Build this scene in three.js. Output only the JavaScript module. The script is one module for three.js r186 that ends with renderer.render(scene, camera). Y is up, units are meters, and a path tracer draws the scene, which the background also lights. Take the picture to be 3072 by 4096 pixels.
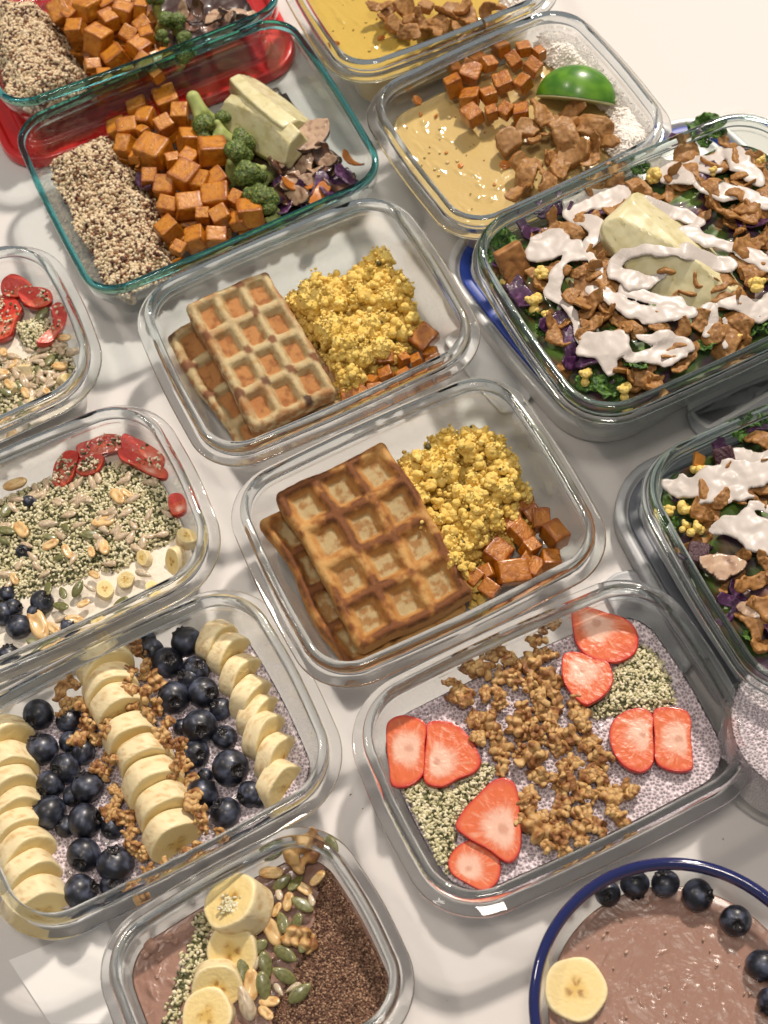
import * as THREE from 'three';
import { mergeGeometries, mergeVertices } from 'three/addons/utils/BufferGeometryUtils.js';
import { ImprovedNoise } from 'three/addons/math/ImprovedNoise.js';

// ---------------------------------------------------------------- camera, light, exposure
const scene = new THREE.Scene();
const camera = new THREE.PerspectiveCamera(38.16, 768 / 1024, 0.01, 20);
camera.position.set(0, 0.7, 0);
{
  const p = THREE.MathUtils.degToRad(61.93), r = THREE.MathUtils.degToRad(-9.59);
  const fw = new THREE.Vector3(0, -Math.sin(p), -Math.cos(p)), up = new THREE.Vector3(0, Math.cos(p), -Math.sin(p)), rt = new THREE.Vector3(1, 0, 0);
  const u2 = up.multiplyScalar(Math.cos(r)).addScaledVector(rt, -Math.sin(r));
  camera.up.copy(u2);
  camera.lookAt(camera.position.clone().add(fw));
}
camera.focus = 0.73; camera.userData.fStop = 13;
const renderer = new THREE.WebGLRenderer({ antialias: true });
renderer.toneMapping = THREE.LinearToneMapping;
renderer.toneMappingExposure = 1.0;
renderer.shadowMap.enabled = true;
scene.background = new THREE.Color().setRGB(0.25, 0.245, 0.24);   // the dim light that the room sends back from all sides
function lamp(name, x, y, z, tx, tz, size, power, color) {
  const l = new THREE.RectAreaLight(color, power, size, size);
  l.name = name; l.position.set(x, y, z); l.lookAt(tx, 0, tz); scene.add(l);
}
lamp('ceiling_lamp', 1.45, 3.4, -3.1, 0.0, -0.4, 0.26, 1010, 0xfff2e4);
lamp('ceiling_lamp_001', -1.1, 2.2, -1.1, 0.0, -0.4, 0.2, 84, 0xfff0e0);
lamp('ceiling_lamp_002', 0.1, 2.4, 0.05, 0.0, -0.4, 0.3, 46, 0xfff2e4);

// ---------------------------------------------------------------- helpers
let seed = 7;
const R = () => { seed = (seed + 0x6d2b79f5) | 0; let t = Math.imul(seed ^ (seed >>> 15), 1 | seed); t = (t + Math.imul(t ^ (t >>> 7), 61 | t)) ^ t; return ((t ^ (t >>> 14)) >>> 0) / 4294967296; };
const rr = (a, b) => a + (b - a) * R(), pick = (a) => a[Math.floor(R() * a.length)];
const perlin = new ImprovedNoise(), N3 = (x, y, z) => perlin.noise(x + 31.7, y + 17.3, z + 5.1);
const fbm = (x, y, z, o = 3) => { let s = 0, a = 1, t = 0; for (let i = 0; i < o; i++) { s += a * N3(x, y, z); t += a; x *= 2.03; y *= 2.03; z *= 2.03; a *= 0.5; } return s / t; };
const clamp = (x, a = 0, b = 1) => Math.min(b, Math.max(a, x)), ss = (a, b, x) => { const t = clamp((x - a) / (b - a)); return t * t * (3 - 2 * t); };
const mix = (a, b, t) => a + (b - a) * t, mix3 = (a, b, t) => [mix(a[0], b[0], t), mix(a[1], b[1], t), mix(a[2], b[2], t)];
const smin = (a, b, k) => { const h = Math.max(k - Math.abs(a - b), 0) / k; return Math.min(a, b) - h * h * k * 0.25; };
const used = {};
const numbered = (n) => { const k = (used[n] = (used[n] ?? -1) + 1); return k ? n + '_' + String(k).padStart(3, '0') : n; };
function tag(o, label, category, group, kind) {
  if (label) o.userData.label = label;
  if (category) o.userData.category = category;
  if (group) o.userData.group = group;
  if (kind) o.userData.kind = kind;
  return o;
}
const shadow = (o) => { o.traverse((m) => { if (m.isMesh) { m.castShadow = true; m.receiveShadow = true; } }); return o; };
const pm = (o) => new THREE.MeshPhysicalMaterial(o);
const lin = (r, g, b) => new THREE.Color().setRGB(r, g, b);
function mesh(name, g, m, parent) { const o = new THREE.Mesh(g, m); o.name = parent ? name : numbered(name); (parent ?? scene).add(o); return shadow(o); }
function group(name) { const o = new THREE.Group(); o.name = numbered(name); scene.add(o); return o; }
const mm = (g) => g.scale(0.001, 0.001, 0.001);
function paint(g, f) {          // vertex colours: the thing's own colour over its body
  const p = g.attributes.position, n = g.attributes.normal, c = new Float32Array(p.count * 3);
  for (let i = 0; i < p.count; i++) c.set(f(p.getX(i), p.getY(i), p.getZ(i), n ? n.getY(i) : 0), i * 3);
  g.setAttribute('color', new THREE.BufferAttribute(c, 3));
  return g;
}
function bend(g, f) {           // moves vertices; f returns the new point
  const p = g.attributes.position;
  for (let i = 0; i < p.count; i++) { const q = f(p.getX(i), p.getY(i), p.getZ(i)); p.setXYZ(i, q[0], q[1], q[2]); }
  g.computeVertexNormals();
  return g;
}
const bare = (g) => { for (const k of ['uv', 'normal', 'color']) g.deleteAttribute(k); return g; };

// a solid from a signed distance function, all in millimetres
function solid(f, lo, hi, cell, colour) {
  const n = [0, 1, 2].map((k) => Math.ceil((hi[k] - lo[k]) / cell) + 1), [nx, ny, nz] = n, v = new Float32Array(nx * ny * nz), id = new Int32Array(nx * ny * nz).fill(-1);
  let q = 0;
  for (let k = 0; k < nz; k++) for (let j = 0; j < ny; j++) for (let i = 0; i < nx; i++) v[q++] = (i === 0 || j === 0 || k === 0 || i === nx - 1 || j === ny - 1 || k === nz - 1) ? 1e-3 + Math.abs(f(lo[0] + i * cell, lo[1] + j * cell, lo[2] + k * cell)) : f(lo[0] + i * cell, lo[1] + j * cell, lo[2] + k * cell);
  const pos = [], nor = [], col = [], idx = [], sx = 1, sy = nx, sz = nx * ny;
  const corner = [0, sx, sy, sx + sy, sz, sx + sz, sy + sz, sx + sy + sz], edges = [[0, 1], [2, 3], [4, 5], [6, 7], [0, 2], [1, 3], [4, 6], [5, 7], [0, 4], [1, 5], [2, 6], [3, 7]];
  for (let k = 0; k < nz - 1; k++) for (let j = 0; j < ny - 1; j++) for (let i = 0; i < nx - 1; i++) {
    const b = i + j * sy + k * sz;
    let m = 0;
    for (let c = 0; c < 8; c++) if (v[b + corner[c]] < 0) m |= 1 << c;
    if (m === 0 || m === 255) continue;
    let x = 0, y = 0, z = 0, w = 0;
    for (const [a, c] of edges) {
      const va = v[b + corner[a]], vc = v[b + corner[c]];
      if ((va < 0) === (vc < 0)) continue;
      const t = va / (va - vc);
      x += (a & 1) + ((c & 1) - (a & 1)) * t; y += ((a >> 1) & 1) + (((c >> 1) & 1) - ((a >> 1) & 1)) * t; z += (a >> 2) + ((c >> 2) - (a >> 2)) * t; w++;
    }
    id[b] = pos.length / 3;
    const gx = v[b + 1] + v[b + 1 + sy] + v[b + 1 + sz] + v[b + 1 + sy + sz] - v[b] - v[b + sy] - v[b + sz] - v[b + sy + sz];
    const gy = v[b + sy] + v[b + 1 + sy] + v[b + sy + sz] + v[b + 1 + sy + sz] - v[b] - v[b + 1] - v[b + sz] - v[b + 1 + sz];
    const gz = v[b + sz] + v[b + 1 + sz] + v[b + sy + sz] + v[b + 1 + sy + sz] - v[b] - v[b + 1] - v[b + sy] - v[b + 1 + sy];
    const gl = Math.hypot(gx, gy, gz) || 1;
    pos.push(lo[0] + (i + x / w) * cell, lo[1] + (j + y / w) * cell, lo[2] + (k + z / w) * cell);
    nor.push(gx / gl, gy / gl, gz / gl);
  }
  const quad = (a, b, c, d, flip) => { if (a < 0 || b < 0 || c < 0 || d < 0) return; if (flip) idx.push(a, c, b, b, c, d); else idx.push(a, b, c, b, d, c); };
  for (let k = 1; k < nz - 1; k++) for (let j = 1; j < ny - 1; j++) for (let i = 1; i < nx - 1; i++) {
    const b = i + j * sy + k * sz, s = v[b] < 0;
    if (s !== v[b + sx] < 0) quad(id[b - sy - sz], id[b - sz], id[b - sy], id[b], !s);
    if (s !== v[b + sy] < 0) quad(id[b - sx - sz], id[b - sx], id[b - sz], id[b], !s);
    if (s !== v[b + sz] < 0) quad(id[b - sx - sy], id[b - sy], id[b - sx], id[b], !s);
  }
  const g = new THREE.BufferGeometry();
  g.setAttribute('position', new THREE.Float32BufferAttribute(pos, 3));
  g.setAttribute('normal', new THREE.Float32BufferAttribute(nor, 3));
  g.setIndex(idx);
  if (colour) { for (let i = 0; i < pos.length; i += 3) col.push(...colour(pos[i], pos[i + 1], pos[i + 2], nor[i + 1], nor[i], nor[i + 2])); g.setAttribute('color', new THREE.Float32BufferAttribute(col, 3)); }
  return mm(g);
}
const boxd = (x, y, z, a, b, c, r) => { const X = Math.abs(x) - a + r, Y = Math.abs(y) - b + r, Z = Math.abs(z) - c + r; return Math.hypot(Math.max(X, 0), Math.max(Y, 0), Math.max(Z, 0)) + Math.min(Math.max(X, Y, Z), 0) - r; };
const caps = (x, y, z, a, b, ra, rb) => { const bx = b[0] - a[0], by = b[1] - a[1], bz = b[2] - a[2], px = x - a[0], py = y - a[1], pz = z - a[2], h = clamp((px * bx + py * by + pz * bz) / (bx * bx + by * by + bz * bz + 1e-9)); return Math.hypot(px - bx * h, py - by * h, pz - bz * h) - mix(ra, rb, h); };

// rounded-rectangle loft: profile points [inset, height] in mm, from the underside's middle round to where it ends
function ring(l, w, r, o, bulge = 1.2, nc = 12, ns = 8) {
  const a = l / 2 - o, b = w / 2 - o, rad = Math.max(Math.min(r - o, a, b), 1.5), out = [];
  const arc = (cx, cy, t0) => { for (let i = 0; i <= nc; i++) { const t = t0 + (i / nc) * Math.PI / 2; out.push([cx + rad * Math.cos(t), cy + rad * Math.sin(t)]); } };
  const side = (x0, y0, x1, y1, nx, ny) => { for (let i = 1; i < ns; i++) { const t = i / ns, k = Math.sin(t * Math.PI) * bulge; out.push([mix(x0, x1, t) + nx * k, mix(y0, y1, t) + ny * k]); } };
  arc(a - rad, b - rad, 0); side(a - rad, b, -a + rad, b, 0, 1);
  arc(-a + rad, b - rad, Math.PI / 2); side(-a, b - rad, -a, -b + rad, -1, 0);
  arc(-a + rad, -b + rad, Math.PI); side(-a + rad, -b, a - rad, -b, 0, -1);
  arc(a - rad, -b + rad, -Math.PI / 2); side(a, -b + rad, a, b - rad, 1, 0);
  return out;
}
function loft(rings, capEnd = true) {       // rings: arrays of [x, y, z], all of one length; both ends closed by a fan
  const n = rings[0].length, pos = [], idx = [];
  for (const k of rings) for (const p of k) pos.push(...p);
  for (let k = 0; k + 1 < rings.length; k++) for (let i = 0; i < n; i++) { const a = k * n + i, b = k * n + (i + 1) % n, c = a + n, d = b + n; idx.push(a, c, b, b, c, d); }
  const cap = (k, flip) => { let x = 0, y = 0, z = 0; for (const p of rings[k]) { x += p[0] / n; y += p[1] / n; z += p[2] / n; } const m = pos.length / 3; pos.push(x, y, z); for (let i = 0; i < n; i++) { const a = k * n + i, b = k * n + (i + 1) % n; if (flip) idx.push(m, a, b); else idx.push(m, b, a); } };
  cap(0, true); if (capEnd) cap(rings.length - 1, false);
  const g = new THREE.BufferGeometry();
  g.setAttribute('position', new THREE.Float32BufferAttribute(pos, 3));
  g.setIndex(idx); g.computeVertexNormals();
  return g;
}
const rrLoft = (l, w, r, profile, bulge) => mm(loft(profile.map(([o, y]) => ring(l, w, r, o, bulge).map(([x, z]) => [x, y, z]))));

// textures: what a surface is made of
function tex(size, f, srgb) {
  const d = new Uint8Array(size * size * 4);
  for (let y = 0; y < size; y++) for (let x = 0; x < size; x++) { const c = f(x / size, y / size), o = (y * size + x) * 4; for (let k = 0; k < 3; k++) d[o + k] = 255 * clamp(Array.isArray(c) ? c[k] : c); d[o + 3] = 255; }
  const t = new THREE.DataTexture(d, size, size);
  t.wrapS = t.wrapT = THREE.RepeatWrapping; t.magFilter = t.minFilter = THREE.LinearFilter; t.needsUpdate = true;
  if (srgb) t.colorSpace = THREE.SRGBColorSpace;
  return t;
}
const planar = (g, tile) => { const p = g.attributes.position, u = new Float32Array(p.count * 2); for (let i = 0; i < p.count; i++) { u[i * 2] = (p.getX(i) + p.getY(i) * 0.6) / tile; u[i * 2 + 1] = (p.getZ(i) + p.getY(i) * 0.8) / tile; } g.setAttribute('uv', new THREE.BufferAttribute(u, 2)); return g; };
const BOX = {
  A: { x: -0.1113, z: -0.7337, a: 0.2648, w: 145.0, l: 180.0, h: 45.0, b: 21.0, r: 22 },
  B: { x: -0.0719, z: -0.5944, a: 0.3061, w: 145.0, l: 180.0, h: 45.0, b: 15.0, r: 22 },
  C: { x: 0.0722, z: -0.6947, a: 0.2761, w: 127.0, l: 150.0, h: 50.0, b: 15.0, r: 30 },
  D: { x: 0.1108, z: -0.5728, a: 0.3461, w: 130.0, l: 147.8, h: 50.0, b: 15.0, r: 30 },
  E: { x: 0.1706, z: -0.4492, a: 0.3085, w: 142.0, l: 190.0, h: 49.0, b: 29.0, r: 32 },
  F: { x: 0.2240, z: -0.2921, a: 0.2513, w: 142.0, l: 190.0, h: 49.0, b: 27.0, r: 32 },
  G: { x: -0.0242, z: -0.4617, a: 0.2974, w: 130.0, l: 164.0, h: 45.0, b: 15.0, r: 30 },
  H: { x: 0.0144, z: -0.3339, a: 0.3026, w: 130.0, l: 164.0, h: 45.0, b: 15.0, r: 30 },
  I: { x: -0.2263, z: -0.4794, a: 0.2914, w: 122.0, l: 172.0, h: 40.0, b: 15.0, r: 36 },
  J: { x: -0.1736, z: -0.3604, a: 0.2971, w: 124.1, l: 172.0, h: 40.0, b: 15.0, r: 36 },
  K: { x: -0.1296, z: -0.2415, a: 0.3249, w: 126.0, l: 172.0, h: 40.0, b: 15.0, r: 34 },
  L: { x: 0.0584, z: -0.2158, a: 0.2843, w: 120.5, l: 171.4, h: 40.0, b: 15.0, r: 34 },
  M: { x: -0.0875, z: -0.1342, a: 0.3652, w: 104.0, l: 123.3, h: 40.0, b: 15.0, r: 30 },
};
const D = {
  tofuA: [[-34.4,-3.4,12.3],[-18.5,4.3,14.5],[-9.9,21,12.1],[0,17.8,12.2],[10.5,20,11.1],[-29.8,2.5,8.9],[-30.6,17.6,13.2],[-21.4,32.6,16.4],[-3.1,35.7,9.9],[-16.3,50.4,13],[-31,50.8,9.8],[-27.4,62.6,9.7],[-1.4,50.9,12],[4.7,64.9,9.7],[6.7,44.4,9.8],[7.3,32.8,8.8],[-7.5,5,10],[3.8,10.3,11.1],[-22.4,-3.9,10],[-1.8,63.9,10.8],[1.3,74.6,8.6],[-12.3,67.3,9.7],[11.6,62,8.7]],
  tofuB: [[-14.6,-64.3,13.5],[-13.2,-55.5,11.2],[-5.8,-45.5,12.7],[-31,-57.9,10.5],[-25.4,-53.5,11.9],[-18.9,-45.3,8.9],[3,-63.2,15.1],[5.8,-47.9,12.7],[-32,-40.6,12.6],[-19,-28.7,16.2],[2.2,-27.4,15.5],[11.5,-11,14.7],[-11.4,-17.7,9.6],[-3,-12.8,12.5],[-29.3,-31.3,8.1],[-28.4,-13.3,9.5],[-22.8,-1.5,11.6],[-10,-1.7,15.3],[-3.7,6.2,13.1],[5.7,8.4,10.9],[-26.4,13.3,12.7],[-16.6,20,14.4],[0,20,15.2],[10.1,27.9,9.4],[-11.7,31.1,9.3],[-2.9,36.1,12.9],[-32.9,29.4,13.6],[-21.7,41.9,11.4],[5.2,42.8,10],[13.1,41.1,13.6],[-33,44.7,9.2],[-11.3,46.8,12.8]],
  tofuD: [[22,-56.3,12.5],[23.6,-43.9,9.4],[32.2,-46.9,8.9],[38,-39.4,7.7],[30.2,-33.1,10.6],[-8.3,-56.9,9.5],[-2.1,-50.1,13],[9.2,-48.5,10],[9.8,-33.2,12.9],[-15.8,-45,10.6],[18.4,-24.9,9.9],[-11.8,-33.2,12.2],[-2.9,-27.5,8.7],[-0.1,-13,9.3],[-18.4,-19.3,10.4],[-7.3,-16.7,6.4],[6.8,-7.7,9.8],[6.3,-55.1,8.3]],
  tofuG: [[58.7,18.9,15.4],[34.6,20.8,9.8],[42,26.5,8.3],[48.4,31.6,7.6],[57.2,37.2,9.5],[29.9,30.7,9.7],[38.1,36,8.5],[45.6,40,9.1],[6.4,33.5,9.7],[12.8,36.9,9.7],[19.6,38.2,8.5],[30.7,40.1,8.5],[57.4,29.9,8.5],[20.7,31.5,7.9]],
  tofuH: [[58.2,2.3,9.8],[60.3,9.8,7.9],[47.6,9.2,13.4],[49.3,16.3,13.3],[61.6,15.1,9.7],[64.3,25.1,12.1],[49,26.9,9.6],[33.8,21,12.7],[35.1,33.8,16.2],[46,37.4,10.8],[54.3,37.2,12.6],[16.7,27.8,10.8],[21.1,36.1,10.1],[24.5,28.2,8.4],[44.2,31.9,8.4]],
  berryK: [[-37.9,-49.9,7.7],[-26,-40.3,6.3],[-42.8,-32.5,8.1],[-29.5,-30.1,5.3],[-25.5,-21.9,6.3],[-36.3,-18.2,7.5],[-45.4,-14.4,7],[-30.3,-4.4,8],[-37.4,-4.2,5.5],[-50.8,-1.7,8.4],[-37.2,10.3,8.4],[-46.3,7.6,5.4],[-27.3,19,5.4],[-43.5,24.9,8],[-32.1,36,8.7],[-37.3,43.7,5.8],[-51.1,40.1,8.2],[41,-49.7,7.9],[24,-54,6.2],[28.3,-44,7.8],[39.3,-34.1,6.8],[34.8,-31.6,6.4],[23.9,-25.8,8],[37.7,-21.3,7.6],[41.6,-10,5.7],[29.1,-5.8,8.6],[37.5,4.1,6],[22.1,5.2,6.6],[33.7,19.8,8.9],[21.4,16.7,4],[16.8,24.6,7.7],[36.6,35.3,6.4],[22.8,38.1,7.4],[21.3,-10.8,4.5],[24.7,-61.3,4.2],[39.4,38.6,4.7]],
  berryN: [[68.4,-144.5,5.9],[80.8,-146.5,6.7],[93.9,-144.6,6.5],[106.3,-137.4,7.3],[119.6,-124.1,6.9],[125.7,-104.5,7.2],[125.8,-89.1,6.4]],
  berryJ: [[-25.5,28.9,7.1],[-35.4,41.5,6.4],[2.6,-36.6,4.4],[-9.9,-10.2,4.5],[-10.5,21.3,6.5],[-2.6,40.2,5],[-25,17.6,5.3],[-30.9,18.4,6.3],[-15.3,25.3,5],[-25.3,8.3,4.8]],
  banKl: [[-57.3,-43.3,13.2],[-59.9,-30.4,13],[-61.7,-19.6,13],[-63.9,-9.2,12.9],[-66.6,0.7,12.8],[-68.6,12,12.7],[-68.9,24,13.1],[-69.7,35.6,13]],
  banKc: [[-0.5,-55.2,12.9],[-1.3,-43.7,12.8],[-2.4,-32.7,12.2],[-1.8,-16.6,12.6],[-0.5,-2.7,13],[-1.7,10.6,13.4],[-2.5,24,12.8],[-3.7,36.9,12.6]],
  banKr: [[53.2,-42.7,10.9],[56.6,-33.8,10.8],[56.9,-20.4,11.2],[56.6,-7.6,11.2],[55.7,1.7,10.6],[55.5,13,11.5],[54.9,25,11.4],[50.7,37.4,11.3]],
  banM: [[6.8,-31.2,14],[-4,-17,12.4],[-16.6,-7.3,11.4],[-25.9,2.4,12.2]],
  banN: [[46.4,-107.5,13.3]],
  banJ: [[20.3,30.2,7.4],[31.9,29.7,7.4],[58.8,31.2,9.5],[68,22.7,8],[41.9,42.1,7.3],[11.2,45.5,6.3],[44.9,22.6,6.4]],
  banI: [[42.2,12.4,6.9],[61.7,30.5,7.4],[39.3,35.3,6.8],[33.1,21.3,5.7]],
  nutK: [[-22.3,-55.7,9.7],[-16.5,-55,7.1],[-23.2,-46.4,7.6],[-26.6,-43.4,6],[-16,-42.4,8.6],[-18.1,-31.5,7.5],[-24,-27.5,8],[-17.8,-24.1,6.5],[-11.1,-21.7,7.5],[-7.1,-23.6,6],[-15,-12,8.4],[-20.9,-8.2,7.4],[-12.7,-7.2,4.9],[-19.1,3.2,5.9],[-18,8.4,7.3],[-24.9,13.7,7.3],[-19.6,18.9,7.3],[-20,26.4,7.2],[-21.8,33.2,6.7],[-19,39.1,6.2],[-19,46.8,6.7],[-28.3,51.5,7.6],[-11.5,48.6,5.7],[19.2,-55.3,8.7],[17.3,-58.8,7.2],[19,-46.6,7.1],[16.4,-43.1,6.6],[9.2,-44.5,7.1],[19.7,-35.1,8.6],[6.8,-36,7.1],[13.2,-30.1,7.6],[15.1,-24.1,7],[4.8,-28.6,7],[10.3,-20.7,7],[16.2,-13.9,7],[11.2,-7.1,8.9],[12.2,-1.8,5.9],[17.9,0.1,6.4],[14.6,7.7,7.4],[9.6,11.9,8.3],[14.5,18,7.3],[12.2,28.2,9.2],[12.8,36.4,7.2],[17,48.6,8.6],[5.7,50.2,5.7],[1.5,50.2,5.2],[11.5,41.8,6.3]],
  nutL: [[24,-54.9,8.1],[28.7,-54,6.9],[17.8,-50.4,7.5],[15.1,-42.7,8],[19.6,-40.4,6.3],[-28,-48.5,6.3],[-26.8,-40.5,9.6],[-16.6,-51,7.4],[-11,-48.2,10.3],[-5.1,-53.5,7.5],[0.6,-52.1,8],[2,-47.2,7.5],[3.3,-42.4,5.7],[-4,-40.6,9.7],[0,-35.9,6.8],[-16.4,-36,7.9],[-10.8,-34.6,7.4],[-12.5,-28.7,5.6],[8.4,-39.9,9.7],[8.2,-34.5,6.8],[4,-31.2,6.2],[14.2,-28.8,9.7],[6.3,-26,8.5],[12.3,-20.4,8.5],[4.6,-20.2,8.5],[-3,-22.6,7.3],[-4.2,-17.9,7.9],[5.4,-14.5,8.4],[-25.8,-27.3,7.3],[-21.3,-23.8,10.1],[-17.7,-26,5.6],[-29,-18.4,7.8],[-21.5,-16,7.8],[-21.6,-10.8,8.9],[-11.3,-16.2,9.5],[-7.4,-11.7,8.4],[-3.8,-6.6,7.2],[-23.4,-7.2,8.9],[-25.3,-1.1,8.3],[3.1,-7.8,6.1],[2.5,0.4,7.8],[9.1,-0.2,9.5],[18.6,-13.2,8.4],[17.8,-7,9.5],[17,-0.9,5.6],[15.9,5.8,7.8],[17.3,14.8,8.8],[4.4,11,8.3],[-0.2,12.6,6.6],[9.8,19.4,7.7],[12.5,21.3,6.6],[-10.6,1.7,11.1],[-14.2,-3.3,5.6],[-11.6,10.7,8.3],[-6.2,14.6,6],[-20.7,16.4,9.3],[-23.2,20.1,6.5],[-3.9,19.6,9.3],[0.9,24.4,8.7],[4.7,28.8,7.1],[12.3,26.2,7.7],[13.2,32.3,10.9],[20.2,32,8.7],[22.3,34.9,7.1],[-9.3,27.5,8.2],[-2.6,33.3,7.6],[10.2,38.9,7.1],[12.2,44.2,8.1],[-24.6,31.1,13],[-28.2,26.3,7.1],[-18.9,27.1,6.5],[-15.1,32.7,6],[-14.8,37.8,8.1],[-8.2,40.3,9.2],[0,41.9,8.1],[-8.4,45.1,6.5],[-23.1,39.8,7.5],[-17.6,44.2,7]],
  pumpM: [[31.1,-45.4,10,0],[54.6,-34.3,8.6,-89],[27.9,-31.9,8.5,10],[33.2,-28.7,8.5,31],[31.6,-18.6,9.8,-59],[20.1,-15.9,9.3,-98],[25.4,-12.8,8.4,31],[5.4,-11.9,9.7,10],[5.5,-4,10.1,-102],[14.8,-3.7,10.2,-59],[10.4,4.6,10.1,-59],[12.5,14.5,10.5,10],[0.6,3.5,11,-107],[-3.8,-7.3,9.7,-112],[24.1,-2.5,7.4,31]],
  pumpJ: [[-9.6,-36.3,9.2,42],[-13.6,-24.6,8.6,-38],[24.6,-1.8,9.1,-28],[5.7,-10.3,6.4,-28],[14.4,-11.9,5.9,-67],[-5.1,17.3,7.9,-100],[8.2,24.3,8.4,41],[0.8,23,6.8,-92],[-2.5,29,8.4,-48],[24.9,42,8.9,12],[-20.7,42.5,8.8,-38],[5.6,3.1,5.3,-28],[-16.5,-19.3,6.4,-48],[-14.4,47,9.3,-5]],
  pumpI: [[63.2,-16.6,9.9,27],[57.5,14.3,8,53],[34.5,37.1,7.9,-76],[32.6,42.8,5.6,-59],[50.7,-24.2,5.3,-69],[49.6,17.8,5.7,-101],[36.8,23.2,6.3,-84],[29.3,23.8,6.8,-49]],
  nutM: [[26,-38.5,9.5,-35],[14.4,-15,11.6,-88],[-4.2,0.7,11.9,-122],[2.1,-6.5,6.5,31],[24.7,-28.8,6.6,-98],[35.4,-24.7,7.5,-60],[-0.4,10.5,8.2,-35],[-3.8,14.1,7.3,-68],[-9.4,5.9,13.7,-101],[11.4,10.8,6.4,-1],[42.9,-25.7,7.6,21],[26.6,-23.3,7.5,47],[20.4,-22.7,5.6,31],[36,-18.9,5.6,-98],[5.4,8.3,5.5,-77]],
  nutJ: [[-0.7,-49.1,11,-5],[-6.5,-21.6,10.8,-75],[7.4,-18.3,9.2,-28],[4.3,-6.3,8,1],[45.2,-16.3,9.8,-77],[50.2,-15.8,6,-59],[32.2,-0.5,5.4,-58],[28.6,7.8,9.1,-102],[21.8,7.5,6.4,-93],[33.2,-6.1,10.2,-17],[41.3,31.7,7.9,-48],[1.1,39.3,7.8,-27],[-10,39.2,7.8,-66],[-16.2,32.8,15.6,-87],[14.2,26.7,5.8,-48],[8.3,33.4,5.8,6],[10.7,1.7,7.5,-84],[18.7,20.5,5.3,-58],[-4.8,35.5,5.2,6],[-19,3.4,6.4,-83]],
  nutI: [[69.6,4.4,6.9,-28],[71.6,16.4,9.2,-16],[61.2,21.3,9.1,-50],[36.1,-2.6,6.9,-92],[51.3,12.6,4.6,-28],[38.4,7.2,5.7,21],[48.7,32.6,6.2,-59],[52.6,30.2,5.7,9],[38.5,28.7,6.8,-84],[22,43.9,9,-39],[27.3,40.7,6.7,-76],[31.5,9.7,6.9,-39],[32,19.2,6.8,-76],[49.4,3.7,5.8,-50]],
  strawL0: [[-63.3,-44.2],[-57.3,-45],[-51.4,-41.6],[-47.4,-35.7],[-52.5,-25.7],[-59.1,-13.6],[-68,-11.6],[-74.3,-15.3],[-72.1,-23.8],[-68.3,-34.8]],
  strawL1: [[-46.9,-35.4],[-40.3,-33.5],[-35,-28.9],[-32.3,-21.6],[-31.7,-12.9],[-32.8,-7],[-37.3,-4.1],[-45.8,-4.4],[-54.4,-4.3],[-60.4,-9.7],[-56.6,-18.7],[-50.7,-28.7]],
  strawL2: [[-56.9,14.7],[-50.8,9.7],[-41,5.8],[-32.3,3.1],[-26.6,4],[-23.7,8],[-24.5,13.9],[-28.4,23.1],[-31.8,31.3],[-36.9,38.5],[-42.5,39.9],[-48.4,30.4],[-54,22.3]],
  strawL3: [[-60.3,22.6],[-53,22.5],[-48.1,29.7],[-45.2,35.9],[-47.7,41.9],[-52.5,45.5],[-58.2,45.1],[-63.5,39],[-67.4,32.3],[-66.5,26.8]],
  strawL4: [[41.4,-57],[47.2,-54.5],[54,-47.8],[60.7,-40.9],[62.8,-34.2],[60.5,-27.1],[55.6,-22.6],[46.5,-22.4],[39.8,-26.5],[34.4,-33.3],[33.8,-40.5],[36.4,-48.9]],
  strawL5: [[26.3,-37.5],[32.7,-34.9],[37.1,-28.9],[42.3,-24.3],[42,-19.1],[39.3,-13.7],[33.2,-10],[26.2,-8.9],[22.7,-9.3],[19.5,-16.2],[19.1,-25.1],[22.3,-33]],
  strawL6: [[27,4.9],[32.3,1],[40.2,0.3],[46.4,2.7],[48.4,7],[44.4,14.8],[39.7,24],[36.2,28.6],[30.6,29.7],[25.8,26.1],[23.2,19.7],[23.6,12.2]],
  strawL7: [[50.5,5.3],[57.9,7.4],[63.4,12.3],[63.3,16.8],[59.1,23.9],[55.2,32.2],[51.5,38],[46,36.8],[40.9,32.8],[38.5,27.8],[44.1,16.5]],
  strawJ0: [[17.9,-39.9],[23.2,-49.9],[31.6,-53.4],[36.9,-49.8],[33.2,-43.1],[27.7,-37.6],[20.7,-36.3]],
  strawJ1: [[36.2,-53.9],[44,-54],[54.4,-52.9],[60.4,-48.2],[58.1,-42.2],[50.8,-43.2],[41.9,-45],[35.5,-47]],
  strawJ2: [[60.9,-47.9],[66.2,-42.9],[72.5,-34.5],[75.5,-27.1],[72.7,-22.9],[66.7,-28.9],[60.7,-35],[57.2,-41.2]],
  strawJ3: [[55.2,-40.7],[62.5,-34.6],[69.8,-25.7],[73.8,-17.9],[71.5,-14.9],[65.1,-19.7],[59,-28.6],[53.9,-35.6]],
  strawJ4: [[70.3,-4.3],[74.9,-2.6],[76.3,1.7],[73.4,8.4],[67.2,7.9],[67,0.9]],
  strawJ5: [[30.7,-45.1],[39.4,-46.2],[47.4,-42],[41.3,-35.2],[32.5,-37]],
  strawI0: [[50.8,-46.2],[57.1,-48.1],[62.9,-42.6],[65.4,-33.3],[59.2,-31.8],[50.5,-35.7],[48,-39.5]],
  strawI1: [[56.5,-34.9],[67.2,-33.1],[72.9,-27.6],[71.1,-20.5],[63.8,-19.5],[56.9,-24.9]],
  strawI2: [[69.1,-18.3],[74.2,-20.4],[76.5,-14.3],[72.2,-3.8],[65.7,2.3],[59.7,6.9],[53,4.9],[62.4,-2.6],[67.3,-9.6]],
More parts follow.
